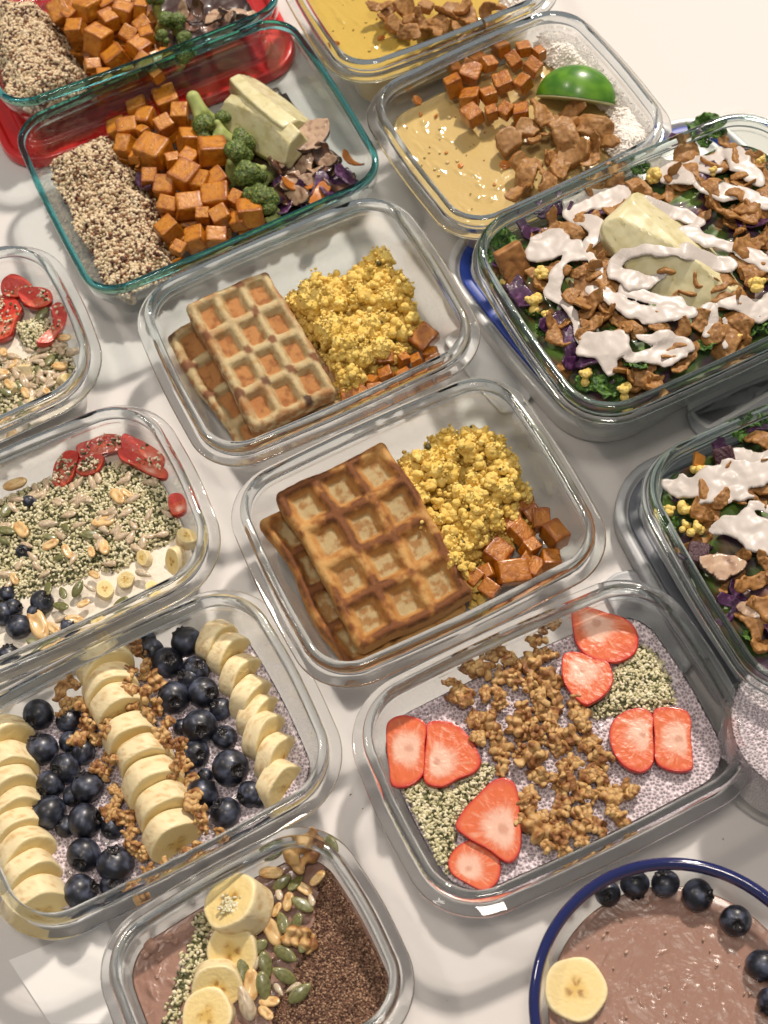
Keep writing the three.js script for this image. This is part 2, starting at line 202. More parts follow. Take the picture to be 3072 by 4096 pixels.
  strawI3: [[41.6,-41.3],[52.3,-35.5],[55.3,-25.7],[48.9,-17.9],[42.6,-10.1],[34.4,-11.4],[35.6,-26.7]],
  hempL0: [[-72.1,-15.2],[-59.9,-13.7],[-49.9,-3.7],[-30.9,-7.2],[-27.5,-2.9],[-40,6.2],[-53.4,10.9],[-61.6,22.8],[-67.8,33.1],[-72.3,24.9],[-73.1,1.3]],
  hempL1: [[59.9,-27.4],[65.7,-21.7],[65.5,-5.5],[61.1,7.1],[52.1,4.6],[39.3,0.2],[23.9,-4.1],[26.5,-10.1],[37.5,-12.7],[44.8,-21.2]],
  hempJ: [[-14.9,-55],[6.3,-55.1],[20.6,-51.8],[37.6,-42.7],[56.4,-35.6],[71.5,-19],[71.8,-4.8],[69.7,12.1],[61.3,18.6],[47.1,19.2],[29.9,22.2],[19.7,15.5],[7.7,17.2],[-7.5,11.8],[-24,13.7],[-36,8.8]],
  hempI: [[48.4,-18.2],[56.7,-16.9],[65.6,-13.7],[61.9,-2.9],[52.9,1.7],[47.9,-5.6]],
  hempI1: [[29.4,-6.9],[45.4,4.8],[65.8,3.2],[75.9,13.3],[70.6,24.5],[63.8,33.2],[49.4,36.2],[37.1,40.2],[19.1,39.6],[19.6,15.8]],
  hempM: [[-12,-46.3],[-5.4,-45.7],[-5.4,-33.8],[-11.1,-26.5],[-17.2,-18.4],[-28.7,-11.7],[-39.7,-1.8],[-46.1,-5.3],[-35.2,-15.5],[-25.7,-26.6],[-16,-33.6]],
  mealM: [[49.8,-31],[56.9,-23],[57.1,-4.9],[54.6,15.9],[50.8,27.2],[43.5,40.2],[30.1,47.4],[14.3,48.1],[-12.2,32.8],[-0.8,14.5],[18.7,1.2],[33.7,-11.1],[40.7,-22.1]],
  wafH: [[-53.8,-58.2],[6.8,-44.9],[14.6,39.6],[-51.5,40.2]],
  wafH2: [[-63.2,-68],[2.5,-59.1],[11.1,43],[-61.8,39]],
  wafG: [[-51,-56.6],[-2.2,-48.3],[-0.6,37.6],[-46.8,30.2]],
  wafG2: [[-63.9,-73.1],[7.5,-53.6],[5.2,34.2],[-65.5,20.5]],
  scrH: [[-2.1,-45.8],[18.4,-52.6],[36.8,-59],[56.8,-51.4],[59.9,-41.4],[72.4,-28.1],[71.4,-10.9],[64.5,4.3],[52.4,4],[48.6,11.2],[36.6,10.9],[25.5,14.1],[24.8,25.7],[19.1,31.6],[7.5,28.4],[4.8,18.1],[5.4,6.4],[4,-9.6],[3.8,-28.4],[-2.3,-41.1]],
  scrG: [[0.5,-41.8],[18.3,-47.8],[43.1,-44.7],[59.7,-44.5],[71.2,-36.3],[67.9,-15.1],[72.1,-4.1],[69.5,15],[66.6,23.5],[49.3,17.4],[43.2,27.3],[27.9,25.6],[19.2,35.5],[0.9,35.2],[-2.2,15.8],[3.3,0.6],[2.3,-15.1],[-0.2,-37]],
  drE0: [[-27.5,-58.8,5.2],[-18.9,-58.7,5.6],[-10.2,-55.1,5.8],[1.2,-52.6,4.2]],
  drE1: [[-29.4,-59.2,3.8],[-31.2,-52.1,3.7],[-27.5,-41.8,4.2],[-25.8,-35.5,3.9],[-35.8,-29.2,2.4],[-42,-27.5,2.2]],
  drE2: [[-57.2,-49.4,2.3],[-48,-46.8,2.8],[-46.3,-40.5,4.6],[-56,-38.1,6.5],[-63.8,-37.3,4.1]],
  drE3: [[-49.1,-35.5,4.2],[-43.3,-30.9,4.1],[-43.9,-26,2.8],[-38.4,-22.9,2.2],[-39.2,-14.2,2.4],[-41.4,-7.7,2.2]],
  drE4: [[-45.8,-28.3,2.8],[-56.5,-24,2],[-61.2,-17.6,3.6],[-67,-14.5,3.3],[-64.8,-5.7,2.4],[-63.3,2.7,1.8],[-65.8,12.5,1.8],[-68.1,21,2.3]],
  drE5: [[-50.3,-3.8,2.4],[-43.6,2.5,3.3],[-38.7,15.3,3.8],[-31.7,24.2,4.5],[-20.3,29.3,4.1],[-12.7,33.7,3.2]],
  drE6: [[-33.4,4.4,3.8],[-27.6,14,2.7],[-21,20.2,2.3],[-13.5,23.2,2.3],[-14.6,30.1,1.8]],
  drE7: [[-66.5,24.4,5.3],[-60.3,27.8,6.4],[-52.7,32.1,5],[-62.5,35.1,3.7],[-64.7,42.3,3.7]],
  drE8: [[-42.9,32.7,2],[-37.3,37.1,2.5],[-30.1,38.6,3.5],[-26.7,46.6,4.9],[-37.8,46.4,4.4],[-46.7,42.7,2.8],[-53.9,41.1,1.8]],
  drE9: [[-31.7,-10.7,2.5],[-23.5,-12.4,4.1],[-14.6,-10,4.1],[-5.5,-0.9,3.8],[7.1,8.8,4.1],[15.7,15,4.1],[21,18,3.6]],
  drE10: [[-29.4,-13.8,2.2],[-33.1,-5.6,3.6],[-27.6,2.6,5.9],[-22.9,5.2,3.8],[-11.4,6.7,1.6]],
  drE11: [[3,-36.2,2.7],[7.8,-30.1,3.3],[15.3,-21.8,3.8],[21.1,-12.5,2.7]],
  drE12: [[11.9,-11.9,4],[17.3,-3.6,3.8],[23.9,6,2.9],[32.5,15.5,2.9],[36.8,21.8,2.7]],
  drE13: [[26.4,-67.5,3.8],[27,-55.8,5.7],[30.4,-46.9,4.7],[32.8,-38.5,1.9]],
  drE14: [[39.1,-63,2.1],[44,-53,4.4],[48.7,-44.7,5.3],[57.2,-49.6,3],[60.3,-52.8,1.5]],
  drE15: [[61.2,-47.3,4.7],[60.8,-36.3,4.7],[62.5,-26.9,4.3],[61.7,-20.5,2.8]],
  drE16: [[33.2,-35.6,2.4],[40.4,-24.6,4.3],[49.9,-19.1,4.3],[58.1,-4.9,3.3]],
  drE17: [[28.1,13.6,3.3],[33.2,20.4,3.8],[37.3,30.4,3.2]],
  drE18: [[-5.6,33.9,2.9],[-1.2,35.1,2.3],[-6.3,43.4,2.8],[-12.2,46.2,1.8]],
  drE19: [[3.8,35.4,2.9],[11.3,38.4,3.2],[17.5,48.1,5.5],[27.7,45.2,5.4]],
  drE20: [[1.3,42.7,1.6],[0.5,49.7,1.4],[-6.3,55.6,1.4]],
  drF0: [[-74.9,-51.3,6.1],[-67.2,-44.4,7.4],[-55.7,-40.3,8.4],[-44.4,-40,9.4],[-30.5,-36.1,7.2]],
  drF1: [[-45.9,-57.7,2.7],[-37.2,-52.3,4.8],[-25.9,-43.6,3.3]],
  drF2: [[-70.9,-20.9,3],[-63.9,-21.3,6.2],[-56.6,-14.1,8.4],[-49.5,-2.8,8.4]],
  drF3: [[-49.3,-25.1,2.8],[-41.7,-16.5,3.4]],
  drF4: [[-63.4,-42.5,4.1],[-58.2,-31.1,2.6]],
  wedgeE: [[5.9,-43.2],[25.8,-18.2],[24,19.9],[10.3,34.9],[-11.7,32.4],[-26.8,11.5],[-29.2,-14.1],[-12.4,-26.8]],
  wedgeB0: [[47.1,-62.3],[55.6,-51.5],[64.3,5.5],[55.8,2.8],[42.1,-20.7],[32.8,-44.2],[29.6,-48.3]],
  wedgeB1: [[31.8,-48],[38.9,-41.5],[49.5,-17.3],[56.3,0],[51.1,8],[36.3,12.5],[32,-3.1],[29.5,-31.1]],
  soyE: [[-73.8,-39,16.6],[-45.9,-52.4,12.2],[-38.5,-42.8,10.3],[-41.9,-18.3,7.3],[-74.6,10.2,10.8],[-52.4,9,11.7],[-58.5,14.2,9.9],[-45.5,20.3,10.8],[-50.6,47.9,10.6],[-47.7,56.6,10.5],[-26.5,51.7,11.5],[-4.9,46.7,10.7],[6.9,46,11.6],[-13.4,-41.9,9.4],[-8,-40.2,10.3],[-19.4,-27.9,9.3],[8.3,-51.4,11.3],[-6.7,-68.4,14.3],[2.7,-65.8,12.4],[42,-60,17.2],[66.5,-60.1,11.5],[68.5,-32,10.4],[28,-44.2,10.4],[38,-28.8,10.3],[36.6,-16,11.2],[46.7,-4.9,10.2],[41.9,11,9.2],[25.5,25,8.2],[-33.1,-17.2,7.4],[-41.5,-11.6,8.2],[-47.3,-16.2,7.3],[-42.3,27,8],[-9.7,37.9,8.9],[-30.2,32.6,8],[-59.2,-6.2,8.2],[-36.7,-49.8,8.4],[45.6,-21.7,10.3],[57.4,-30.1,8.5],[59.9,-13.5,10.3]],
  soyC: [[-25.6,12.4,10.9],[-25.1,23.4,11.8],[-20.2,33.8,9.8],[-15.7,24.1,6.9],[-9.3,29.1,10.8],[-18.4,39.3,5.9],[-8.7,41.7,9.8],[-0.7,33.9,11.8],[7.4,30.7,11.8],[17.6,41,14.7],[26.5,42.8,11.8],[32.4,39.9,10.8],[-3,20.3,10.9],[-14.3,14,10.9],[15.4,32.1,10.8],[-27.4,6.7,8.9],[6.2,42.3,8.8]],
  soyD: [[-9.3,6.1,17.1],[3.2,5.2,14.9],[16.1,-0.9,17.3],[27,7.8,17.3],[17.6,23.1,19.4],[16.7,33,19.3],[35.6,24,18.3],[5.7,29.5,13.6],[-11.8,23.6,14.7],[-13.4,32.9,18],[-6.9,43.8,14.6],[25.3,38.4,13.6],[2,14.9,8],[4,38.7,13.5],[-24.5,42.8,12.3],[37.6,35.7,11.4],[25.7,14.1,13.8],[15.9,15,10.3]],
  soyF: [[-66.3,9.6,11.9],[-25.8,-56.1,11.4],[-38.9,-30.9,8.2],[-68.9,-32.4,11.2],[-67.1,-2.9,11],[-57.8,6.3,8.9],[-74,3.5,8.9],[-31.9,-39.2,8.2],[-45.3,-27.6,8.1],[-76.5,23.8,11.7],[-67.2,21,8.8],[-76.7,37.6,10.6],[-59.5,-33,8.1]],
  lime: [[38.9,-5.4,34.7]],
  rice: [[41.8,-68.7],[55.8,-61.6],[65.6,-45.5],[75.5,-25.6],[81.4,-8.6],[80.8,11.5],[77.3,27.5],[65.2,37.7],[39.9,39.3],[45.3,17.9],[56,3],[57.5,-14.6],[46.3,-36.8],[43.5,-48.2]],
  brocB: [[17.5,-43.5,16.4],[20.5,-23.7,16.3],[29.2,-9.8,13.2],[19.3,2,16.1],[27.3,13,17.4],[32.1,20.1,11.6],[23.4,36.3,15.8],[24.7,47.5,11.4],[17.8,31,11.5],[27.7,-33,8.9]],
  brocA: [[20.8,19.5,12.2],[19.7,36.1,13.2],[27.1,41.8,12.1],[15.1,48.9,9.8],[26.4,59.9,12],[18.9,70.8,11.9]],
  mushB: [[64.7,13.6,27.6],[41.2,19.6,13],[41.6,32.6,11.5],[57.3,33.1,12.9],[67,43,15.8],[76.5,39.9,12.9],[66.2,27.6,13],[70.8,28.1,11.6],[43.6,42.2,12.8],[50.6,16.4,11.6],[80.1,35.6,8.6],[55.4,23.5,11.6],[55.2,44.6,11.4]],
  mushA: [[33.2,33.2,13.2],[40.6,38.9,13.2],[49.9,45.7,13.2],[56.8,49.4,11],[65.7,50.8,16.4],[43.7,55.9,9.8],[57,58,9.8],[33,46.8,9.8],[50.5,59.6,8.7],[71,55.4,8.8]],
  cabB: [[65.5,43.9,17.3],[33.3,34,13],[-32.1,-13.1,14.6],[53.6,45.5,15.8],[74.7,44.9,13],[33.4,44.5,10.1],[44.5,44.5,13],[28.5,37.5,8.6]],
  cabE: [[-54.1,-60.7,10.4],[-36.1,-64.1,10.4],[-31,-65.3,7.6],[-52.3,-54.2,9.4],[-78,-26.5,12.9],[-71,0.3,10],[-71.7,16.1,11.7],[-71.8,27.1,14.3],[-66.6,32.4,10.7],[-72.3,-2.9,7.3],[36.1,27.6,9.1],[45.9,-0.9,9.3],[-78.7,-46.6,5.6],[43.5,-42,7.6],[-19.3,-16.8,7.4],[-50.2,-33,7.4],[49.2,-72.8,8.7],[-16.9,-50.3,7.6]],
  leafE: [[-69.7,-57.4,13.1],[-78.2,-51.5,9.3],[61.1,-70.3,17.4],[17.1,-65.6,8.6],[-67.6,46.3,14.1],[-75,39.8,9.7],[-78.1,-11.2,7.3],[12.1,51.9,11.6],[19.4,53.5,9.8],[-51.3,44.5,9.8],[-79.4,0.6,7.2],[-12.8,50.2,8]],
  eggE: [[-65.2,-27.1,10.1],[-75.7,-13.8,11.8],[20.3,-56.6,12.4],[24.3,33.7,11.7],[-62.1,53.8,9.7],[2.8,52.7,6.2],[-74.7,37.3,9.7],[58.3,-41.7,6.6],[73.2,-37.3,10.4],[-73.6,-6.3,5.4],[45.7,-39.2,5.7],[-82.5,-35.6,2.8]],
  eggF: [[-83.6,-41.7,7.2],[-75.9,-38.1,9.2],[-76.8,-25.8,8.1],[-60.4,-54,8.3],[-59.7,-51,5.2],[-80.2,-30,6.1]],
  cabF: [[-43.9,-56,15.6],[-80,-17.3,11.1],[-73.4,11.4,11.9],[-23,-64.1,9.4],[-75.9,-48.2,8.2],[-81.1,17.4,8.9],[-70.8,30.4,8.8],[-78.5,12.6,8.9]],
  mushF: [[-75.3,-4.3,18.9],[-74.9,21,11.8],[-82,-12.3,6]],
  leafF: [[-29.1,-65.7,10.5],[-17.8,-67,9.5],[-84.3,-36.8,7.1],[-78.5,30.3,7.8]],
  bowlN: [[95.3,-154.2],[24.5,-100.4],[54.3,-143],[37.6,-126.3],[134,-130.3],[76.5,-153.3]],
  lidA: [[-100.9,61.9],[79.3,76.3],[88.9,30.6],[-99.5,35.5]],
  lidE: [[-76.9,-80.7],[-94.8,-34.2],[-89.8,5.3],[-82.3,42.2],[-40.9,52.5],[40.5,38.6]],
  lidF: [[-90.6,-80.2],[-82,-87.4],[-72.2,-87],[-97.9,-56.2],[-98.3,-9],[-87.2,36],[-80.4,42.7]],
  jarO: [[127.6,-186.6],[141,-169.4],[151.6,-166.3]],
  sheet: [[-208.8,-170.9],[-190.3,-138]],
  cupP: [[-41,-105],[-25,-107.4],[-13.5,-100.5]],
  quinB: [[-87.5,-63.5],[-57.5,-70.8],[-33.3,-65.8],[-31.6,-49.1],[-31.4,-31.2],[-32.5,-12.2],[-27.6,3.4],[-35.2,22.2],[-35.6,44.5],[-48.2,75.2],[-79.2,77.1],[-96.8,47.9],[-101.1,5.4],[-97.7,-34.6]],
  quinA: [[-73.2,-43.8],[-35.3,-23.2],[-38.9,-4.1],[-36.6,10.9],[-39.3,23],[-34.1,39.2],[-38,61.8],[-58.6,68.6],[-86.2,69.9],[-104.5,63.4]],
  carrotD: [[-35,-54.7,8.9],[-31.7,-38.8,3.8],[-16.5,13.7,6.9],[-38.1,0.9,4],[-38.4,-44.9,3.5]],
  carrotC: [[-34,22.2,5.9],[-59.2,12.9,4.5]],
  riceC: [[44.1,22.6],[58,30.4],[57.8,39.7],[44.8,43.4],[36.8,37.4]],
  chunkG: [[64.5,-35.4,19],[12.5,-27,16.2],[12.6,-3,16],[63.8,-11,15]],
  oatM: [[-45.7,-33.2,5.6],[-35.3,-37.7,6.5],[-34,-31.6,4.7],[-27.2,-37.2,4.7],[-39.3,-35.8,4.2],[-25.5,-34.1,3.7],[-38.3,-24.7,3.2],[-18.6,-41.8,3.3]],
  sheetC: [[-205,-166.7],[-186.8,-135.4],[-140.7,-128],[-158.8,-177.1]],
  halfM: [[43.1,-37.7,18]],
  pepB: [[44.8,38,15.8],[52.1,51.7,14.3],[80.4,37.2,13]],
  beetF: [[-45.5,-54.2,11.4],[-81.9,-14.7,10]],
  pepF: [[-73.4,25.2,12.7]],
  carF: [[-56.8,-59.5,8.3]],
};
// ---------------------------------------------------------------- frames of the dishes (u along the long side, v across, y up; millimetres)
const Y = new THREE.Vector3(0, 1, 0), FQ = {};
for (const k in BOX) FQ[k] = new THREE.Quaternion().setFromAxisAngle(Y, BOX[k].a);
BOX.N = { x: 0.0862, z: -0.091, a: 0 }; FQ.N = new THREE.Quaternion();
BOX.W = { x: 0, z: 0, a: 0 }; FQ.W = FQ.N;
const toW = (k, u, y, v) => { const b = BOX[k], c = Math.cos(b.a), s = Math.sin(b.a); return new THREE.Vector3(b.x + (u * c + v * s) / 1000, y / 1000, b.z + (-u * s + v * c) / 1000); };
const eq = (x, y, z) => new THREE.Quaternion().setFromEuler(new THREE.Euler(x, y, z, 'YXZ'));
function put(o, k, u, y, v, q, s) { o.position.copy(toW(k, u, y, v)); o.quaternion.copy(FQ[k]); if (q) o.quaternion.multiply(q); if (s) o.scale.setScalar(s); return o; }
const RNG = () => eq(rr(0, 6.28), rr(0, 6.28), rr(0, 6.28));
function inPoly(p, u, v) {      // distance to the outline, positive inside
  let d = 1e9, inside = false;
  for (let i = 0, j = p.length - 1; i < p.length; j = i++) {
    const [ax, ay] = p[j], [bx, by] = p[i], ex = bx - ax, ey = by - ay, t = clamp(((u - ax) * ex + (v - ay) * ey) / (ex * ex + ey * ey + 1e-9));
    d = Math.min(d, Math.hypot(u - ax - ex * t, v - ay - ey * t));
    if ((by > v) !== (ay > v) && u < ((ax - bx) * (v - by)) / (ay - by) + bx) inside = !inside;
  }
  return inside ? d : -d;
}
const bounds = (p) => [Math.min(...p.map((q) => q[0])), Math.max(...p.map((q) => q[0])), Math.min(...p.map((q) => q[1])), Math.max(...p.map((q) => q[1]))];

// ---------------------------------------------------------------- the table
const table = mesh('table', planar(new THREE.BoxGeometry(4, 0.04, 4), 1), pm({ color: lin(0.64, 0.615, 0.60), roughness: 0.55, specularIntensity: 0.6 }));
table.position.y = -0.0052;
tag(table, 'plain white table top', 'table', null, 'structure');

// ---------------------------------------------------------------- glass dishes
const glass = (c, d) => pm({ color: 0xffffff, roughness: 0, transmission: 1, thickness: 0.004, ior: 1.5, attenuationColor: lin(...c), attenuationDistance: d });
const sheet = (r, g, b) => pm({ color: lin(r, g, b), roughness: 0, transmission: 1, thickness: 0, ior: 1.5 });
const GL = { flange: glass([0.93, 0.96, 0.96], 0.012), clear: [sheet(0.98, 0.988, 0.986), glass([0.89, 0.95, 0.96], 0.012)], green: [sheet(0.93, 0.965, 0.945), glass([0.72, 0.87, 0.80], 0.012)], teal: [sheet(0.93, 0.965, 0.965), glass([0.06, 0.42, 0.46], 0.009)] };
const KIND = { A: 'p', B: 'p', C: 'f', D: 'f', E: 'f', F: 'f', G: 'f', H: 'f', I: 'f', J: 'f', K: 'f', L: 'f', M: 'f' };
const FL = { p: 0, f: 5.5 }, BI = { p: 17, f: 19 }, T = 3.4;
for (const k in KIND) { const b = BOX[k]; b.H = b.b + b.h + (KIND[k] === 'f' ? 4 : 0); b.fl = FL[KIND[k]]; b.bi = BI[KIND[k]]; }
BOX.E.fl = BOX.F.fl = 3; BOX.M.bi = 13;
function dishProfiles(k) {        // outside and inside of the wall, the thick rim, the flange below it
  const { bi, fl, H, b } = BOX[k], h = H, top = fl ? fl : 0;
  const outer = [[bi + 12, b + 1.2], [bi + 6, b + 0.5], [bi + 3, b + 0.1], [bi + 1, b + 0.2], [bi - 1, b + 1], [bi - 3, b + 3], [bi - 4.4, b + 6], [bi - 5.2, b + 10], [top + 1.4, h - 14], [top + 0.7, h - (fl ? 7.2 : 6.2)]];
  const inner = [[top + (fl ? 4.5 : 3.4), h - (fl ? 7.2 : 6.2)], [top + (fl ? 4.7 : 3.9), h - 12], [bi - 5.2 + T, b + 15], [bi - 4.4 + T, b + 11], [bi - 3 + T, b + 8], [bi - 0.6 + T, b + 6], [bi + 3 + T, b + 5], [bi + 9 + T, b + 4.6]];
  const t = top, rim = !fl ? [[1.9, h - 6], [0.6, h - 5.6], [0, h - 4], [0, h - 2], [0.3, h - 0.9], [0.9, h - 0.2], [1.9, h], [2.9, h - 0.2], [3.5, h - 0.9], [3.8, h - 2], [3.8, h - 4], [3.2, h - 5.6], [1.9, h - 6]] : [[t + 2.6, h - 7], [t + 1, h - 6.8], [t + 0.2, h - 6], [t, h - 5], [t, h - 2], [t + 0.35, h - 0.9], [t + 1.1, h - 0.25], [t + 2, h], [t + 3, h], [t + 3.9, h - 0.25], [t + 4.65, h - 0.9], [t + 5, h - 2], [t + 5, h - 5], [t + 4.8, h - 6], [t + 4, h - 6.8], [t + 2.6, h - 7]];
  const flange = [[t + 0.9, h - 10.4], [t - 1.2, h - 10.6], [1, h - 10.4], [0.3, h - 10], [0, h - 9.3], [0.2, h - 8.6], [0.8, h - 8.2], [t - 1, h - 7.8], [t + 0.5, h - 7.5], [t + 0.9, h - 8], [t + 0.9, h - 10.4]];
  return { outer, inner, rim, flange };
}
const hoop = (l, w, r, profile) => { const n = profile.map(([o, y]) => ring(l, w, r, o).map(([x, z]) => [x, y, z])), g = loft(n, false), i = g.index.array, keep = i.length - n[0].length * 3; g.setIndex(new THREE.BufferAttribute(i.slice(0, keep), 1)); return mm(mergeNormals(g)); };
function mergeNormals(g) { g.deleteAttribute('normal'); const m = mergeVertices(g, 1e-4); m.computeVertexNormals(); return m; }
const wall = (k, y) => { const { bi, fl, H, b } = BOX[k], t = fl + 4.8; const z = y - b; return z < 15 ? bi - 5.2 + T + (z < 11 ? Math.pow((11 - Math.max(z, 4.6)) / 6.4, 2) * 8 : 0) : mix(bi - 5.2 + T, t, clamp((z - 15) / (H - b - 27))); };
const insideDish = (k, u, y, v) => { const B = BOX[k], o = wall(k, y) + 0.8, r = Math.max(B.r - o, 2), X = Math.abs(u) - B.l / 2 + o + r, Z = Math.abs(v) - B.w / 2 + o + r; return -(Math.hypot(Math.max(X, 0), Math.max(Z, 0)) + Math.min(Math.max(X, Z), 0) - r); };
const LABEL = {
  A: ['teal-rimmed glass dish of quinoa, tofu and mushrooms, cut off at the upper edge', 'teal'],
  B: ['whole teal-rimmed glass dish of quinoa, tofu, broccoli and pale vegetable wedges', 'teal'],
  C: ['glass dish of yellow curry and brown strips at the upper edge, without a lime', 'clear'],
  D: ['glass dish holding curry, tofu cubes, rice and a lime wedge', 'clear'],
  E: ['greenish glass dish of salad with white dressing standing on a blue-ringed lid', 'green'],
  F: ['greenish glass dish of dressed salad standing on a grey-ringed lid', 'green'],
  G: ['glass dish with the paler dark-spotted waffle and yellow scramble', 'clear'],
  H: ['glass dish with the deep-pitted browned waffle and yellow scramble, in the middle of the table', 'clear'],
  I: ['smaller visible part of a seeded yoghurt dish, beside the teal-rimmed dish', 'clear'],
  J: ['glass dish of white yoghurt covered with hemp seeds, peanuts and strawberry slices', 'clear'],
  K: ['glass dish with rows of banana slices, blueberries and walnuts', 'clear'],
  L: ['glass dish of lilac chia pudding with strawberry slices and a band of walnuts', 'clear'],
  M: ['glass dish of chocolate pudding with banana, pumpkin seeds and brown meal', 'clear'],
};
for (const k in KIND) {
  const b = BOX[k], o = group('glass_dish'), p = dishProfiles(k), [thin, thick] = GL[LABEL[k][1]];
  put(o, k, 0, 0, 0); tag(o, LABEL[k][0], 'glass dish');
  const outer = loft(p.outer.map(([d, y]) => ring(b.l, b.w, b.r, d).map(([x, z]) => [x, y, z])), false), inner = rrLoft(b.l, b.w, b.r, [...p.inner]);
  { const n = ring(1, 1, 1, 0).length * 3, i = inner.index.array, at = (p.inner.length - 1) * n * 2; inner.setIndex(new THREE.BufferAttribute(new Uint32Array([...i.slice(0, at), ...i.slice(at + n)]), 1)); }   // the inside is open at its top
  mesh('wall', mm(outer), thin, o); mesh('lining', inner, thin, o); mesh('rim', hoop(b.l, b.w, b.r, p.rim), thick, o);
  if (b.fl) mesh('flange', hoop(b.l, b.w, b.r, p.flange), GL.flange, o);
}

// ---------------------------------------------------------------- lids under three of the dishes
function lid(name, k, u, v, turn, l, w, r, top, col, ring_, label) {
  const t = group(name); put(t, k, u, 15, v, eq(0, turn, 0)); tag(t, label, 'lid');
  const plate = pm(col), h = top;
  mesh('plate', rrLoft(l, w, r, [[6, 0.6], [1, 0.6], [0.2, 1.2], [0, 2.4], [0.2, h - 1.4], [0.9, h - 0.4], [2, h], [4, h], [5, h - 0.5], [5.6, h - 2.2], [6.6, h - 2.6], [13, h - 2.6], [14, h - 2], [14.6, h - 0.6], [15.4, h - 0.2], [17, h - 0.2], [18, h - 0.8], [19, h - 2], [22, h - 2.2]]), plate, t);
  if (ring_) {
    mesh('gasket', mm(loft([[6.9, h - 2.4], [7, h - 0.9], [7.8, h - 0.3], [11.4, h - 0.3], [12.4, h - 0.9], [12.6, h - 2.4]].map(([o, y]) => ring(l, w, r, o).map(([x, z]) => [x, y, z])), false)), pm({ color: lin(...ring_), roughness: 0.4 }), t);
    const tab = (W, D) => rrLoft(W, D, 4, [[1, 0.8], [0, 1.4], [0, 2.6], [0.6, 3.2], [2, 3.2], [2.6, 2.8], [4, 2.8]]);
    for (const [x, z, W, D] of [[0, w / 2 + 10, 70, 20], [0, -w / 2 - 10, 70, 20], [l / 2 + 10, 0, 20, 60], [-l / 2 - 10, 0, 20, 60]]) mesh('latch', tab(W, D), plate, t).position.set(x / 1000, 0, z / 1000);
  }
  return t;
}
lid('storage_lid', 'A', -3, -2, 0, 194, 158, 26, 8, { color: lin(0.62, 0.012, 0.012), roughness: 0.28, clearcoat: 0.4 }, null, 'red plastic lid lying under a teal-rimmed dish');
const frost = { color: lin(0.62, 0.62, 0.62), roughness: 0.35, clearcoat: 0.3 };
lid('storage_lid', 'E', 8, -34, 0.1, 196, 158, 34, 13, frost, [0.012, 0.05, 0.35], 'clear grey lid with blue sealing ring under the large salad dish');
lid('storage_lid', 'F', 6, -14, 0.02, 204, 158, 36, 11, { color: lin(0.42, 0.43, 0.45), roughness: 0.35, clearcoat: 0.3 }, [0.13, 0.14, 0.17], 'grey lid with grey sealing ring under the salad dish at the edge');

// ---------------------------------------------------------------- shared food textures
const cells = (() => {           // swollen chia: dark seeds, each in a pale skin
  const n = 15, pts = [];
  for (let j = 0; j < n; j++) for (let i = 0; i < n; i++) pts.push([(i + 0.5 + rr(-0.5, 0.5)) / n, (j + 0.5 + rr(-0.5, 0.5)) / n, R()]);
  const near = (x, y) => { let a = 9, b = 9, id = 0; const ci = Math.floor(x * n), cj = Math.floor(y * n); for (let dj = -2; dj <= 2; dj++) for (let di = -2; di <= 2; di++) { const q = pts[((cj + dj + n) % n) * n + ((ci + di + n) % n)]; let dx = Math.abs(q[0] - x), dy = Math.abs(q[1] - y); dx = Math.min(dx, 1 - dx); dy = Math.min(dy, 1 - dy); const d = Math.hypot(dx, dy) * n; if (d < a) { b = a; a = d; id = q[2]; } else if (d < b) b = d; } return [a, b, id]; };
  return { near };
})();
const chiaMap = tex(256, (x, y) => { const [a, b, id] = cells.near(x, y), e = ss(0.02, 0.34, b - a), k = 0.5 + 0.5 * id, c = mix3([0.93, 0.88, 0.90], [0.78, 0.72, 0.745], e); return mix3(c, [0.48, 0.42, 0.45], (1 - ss(0.10, 0.32, a)) * k * k * 0.8); }, true);
const chiaBump = tex(256, (x, y) => { const [a, b] = cells.near(x, y); return 0.25 + 0.6 * (1 - ss(0, 0.62, a)) + 0.1 * ss(0, 0.2, b - a); });
const soft = tex(256, (x, y) => { const a = x * 6.2832, b = y * 6.2832, s = 1.1; return 0.5 + 0.9 * fbm(Math.cos(a) * s + Math.cos(b) * s * 0.9, Math.sin(a) * s + 3, Math.sin(b) * s + Math.cos(b) * 0.7, 5); });

function filling(name, k, top, disp, m, tile, label, cat, seeds) {
  const B = BOX[k], rings = [], low = B.b + 5.6;
  const rg = (o) => ring(B.l, B.w, B.r, o, 1.2, 10, 14);
  for (const y of [low, low + 1.2, low + 3, low + 6, low + 10]) if (y < top - 3) rings.push(rg(wall(k, y) + 0.9).map(([x, z]) => [x, y, z]));
  const edge = rg(wall(k, top) + 0.7);
  rings.push(edge.map(([x, z]) => [x, top + 0.8, z]));
  const n = 56;
  for (let i = 1; i < n; i++) { const s = 1 - i / n; rings.push(edge.map(([x, z]) => { const X = x * s, Z = z * s; return [X, top + 0.8 * Math.exp(-(1 - s) * 26) + disp(X, Z) * ss(0, 0.05, 1 - s), Z]; })); }
  const o = mesh(name, mm(loft(rings)), m);
  planar(o.geometry, tile / 1000); put(o, k, 0, 0, 0);
  return tag(o, label, cat);
}
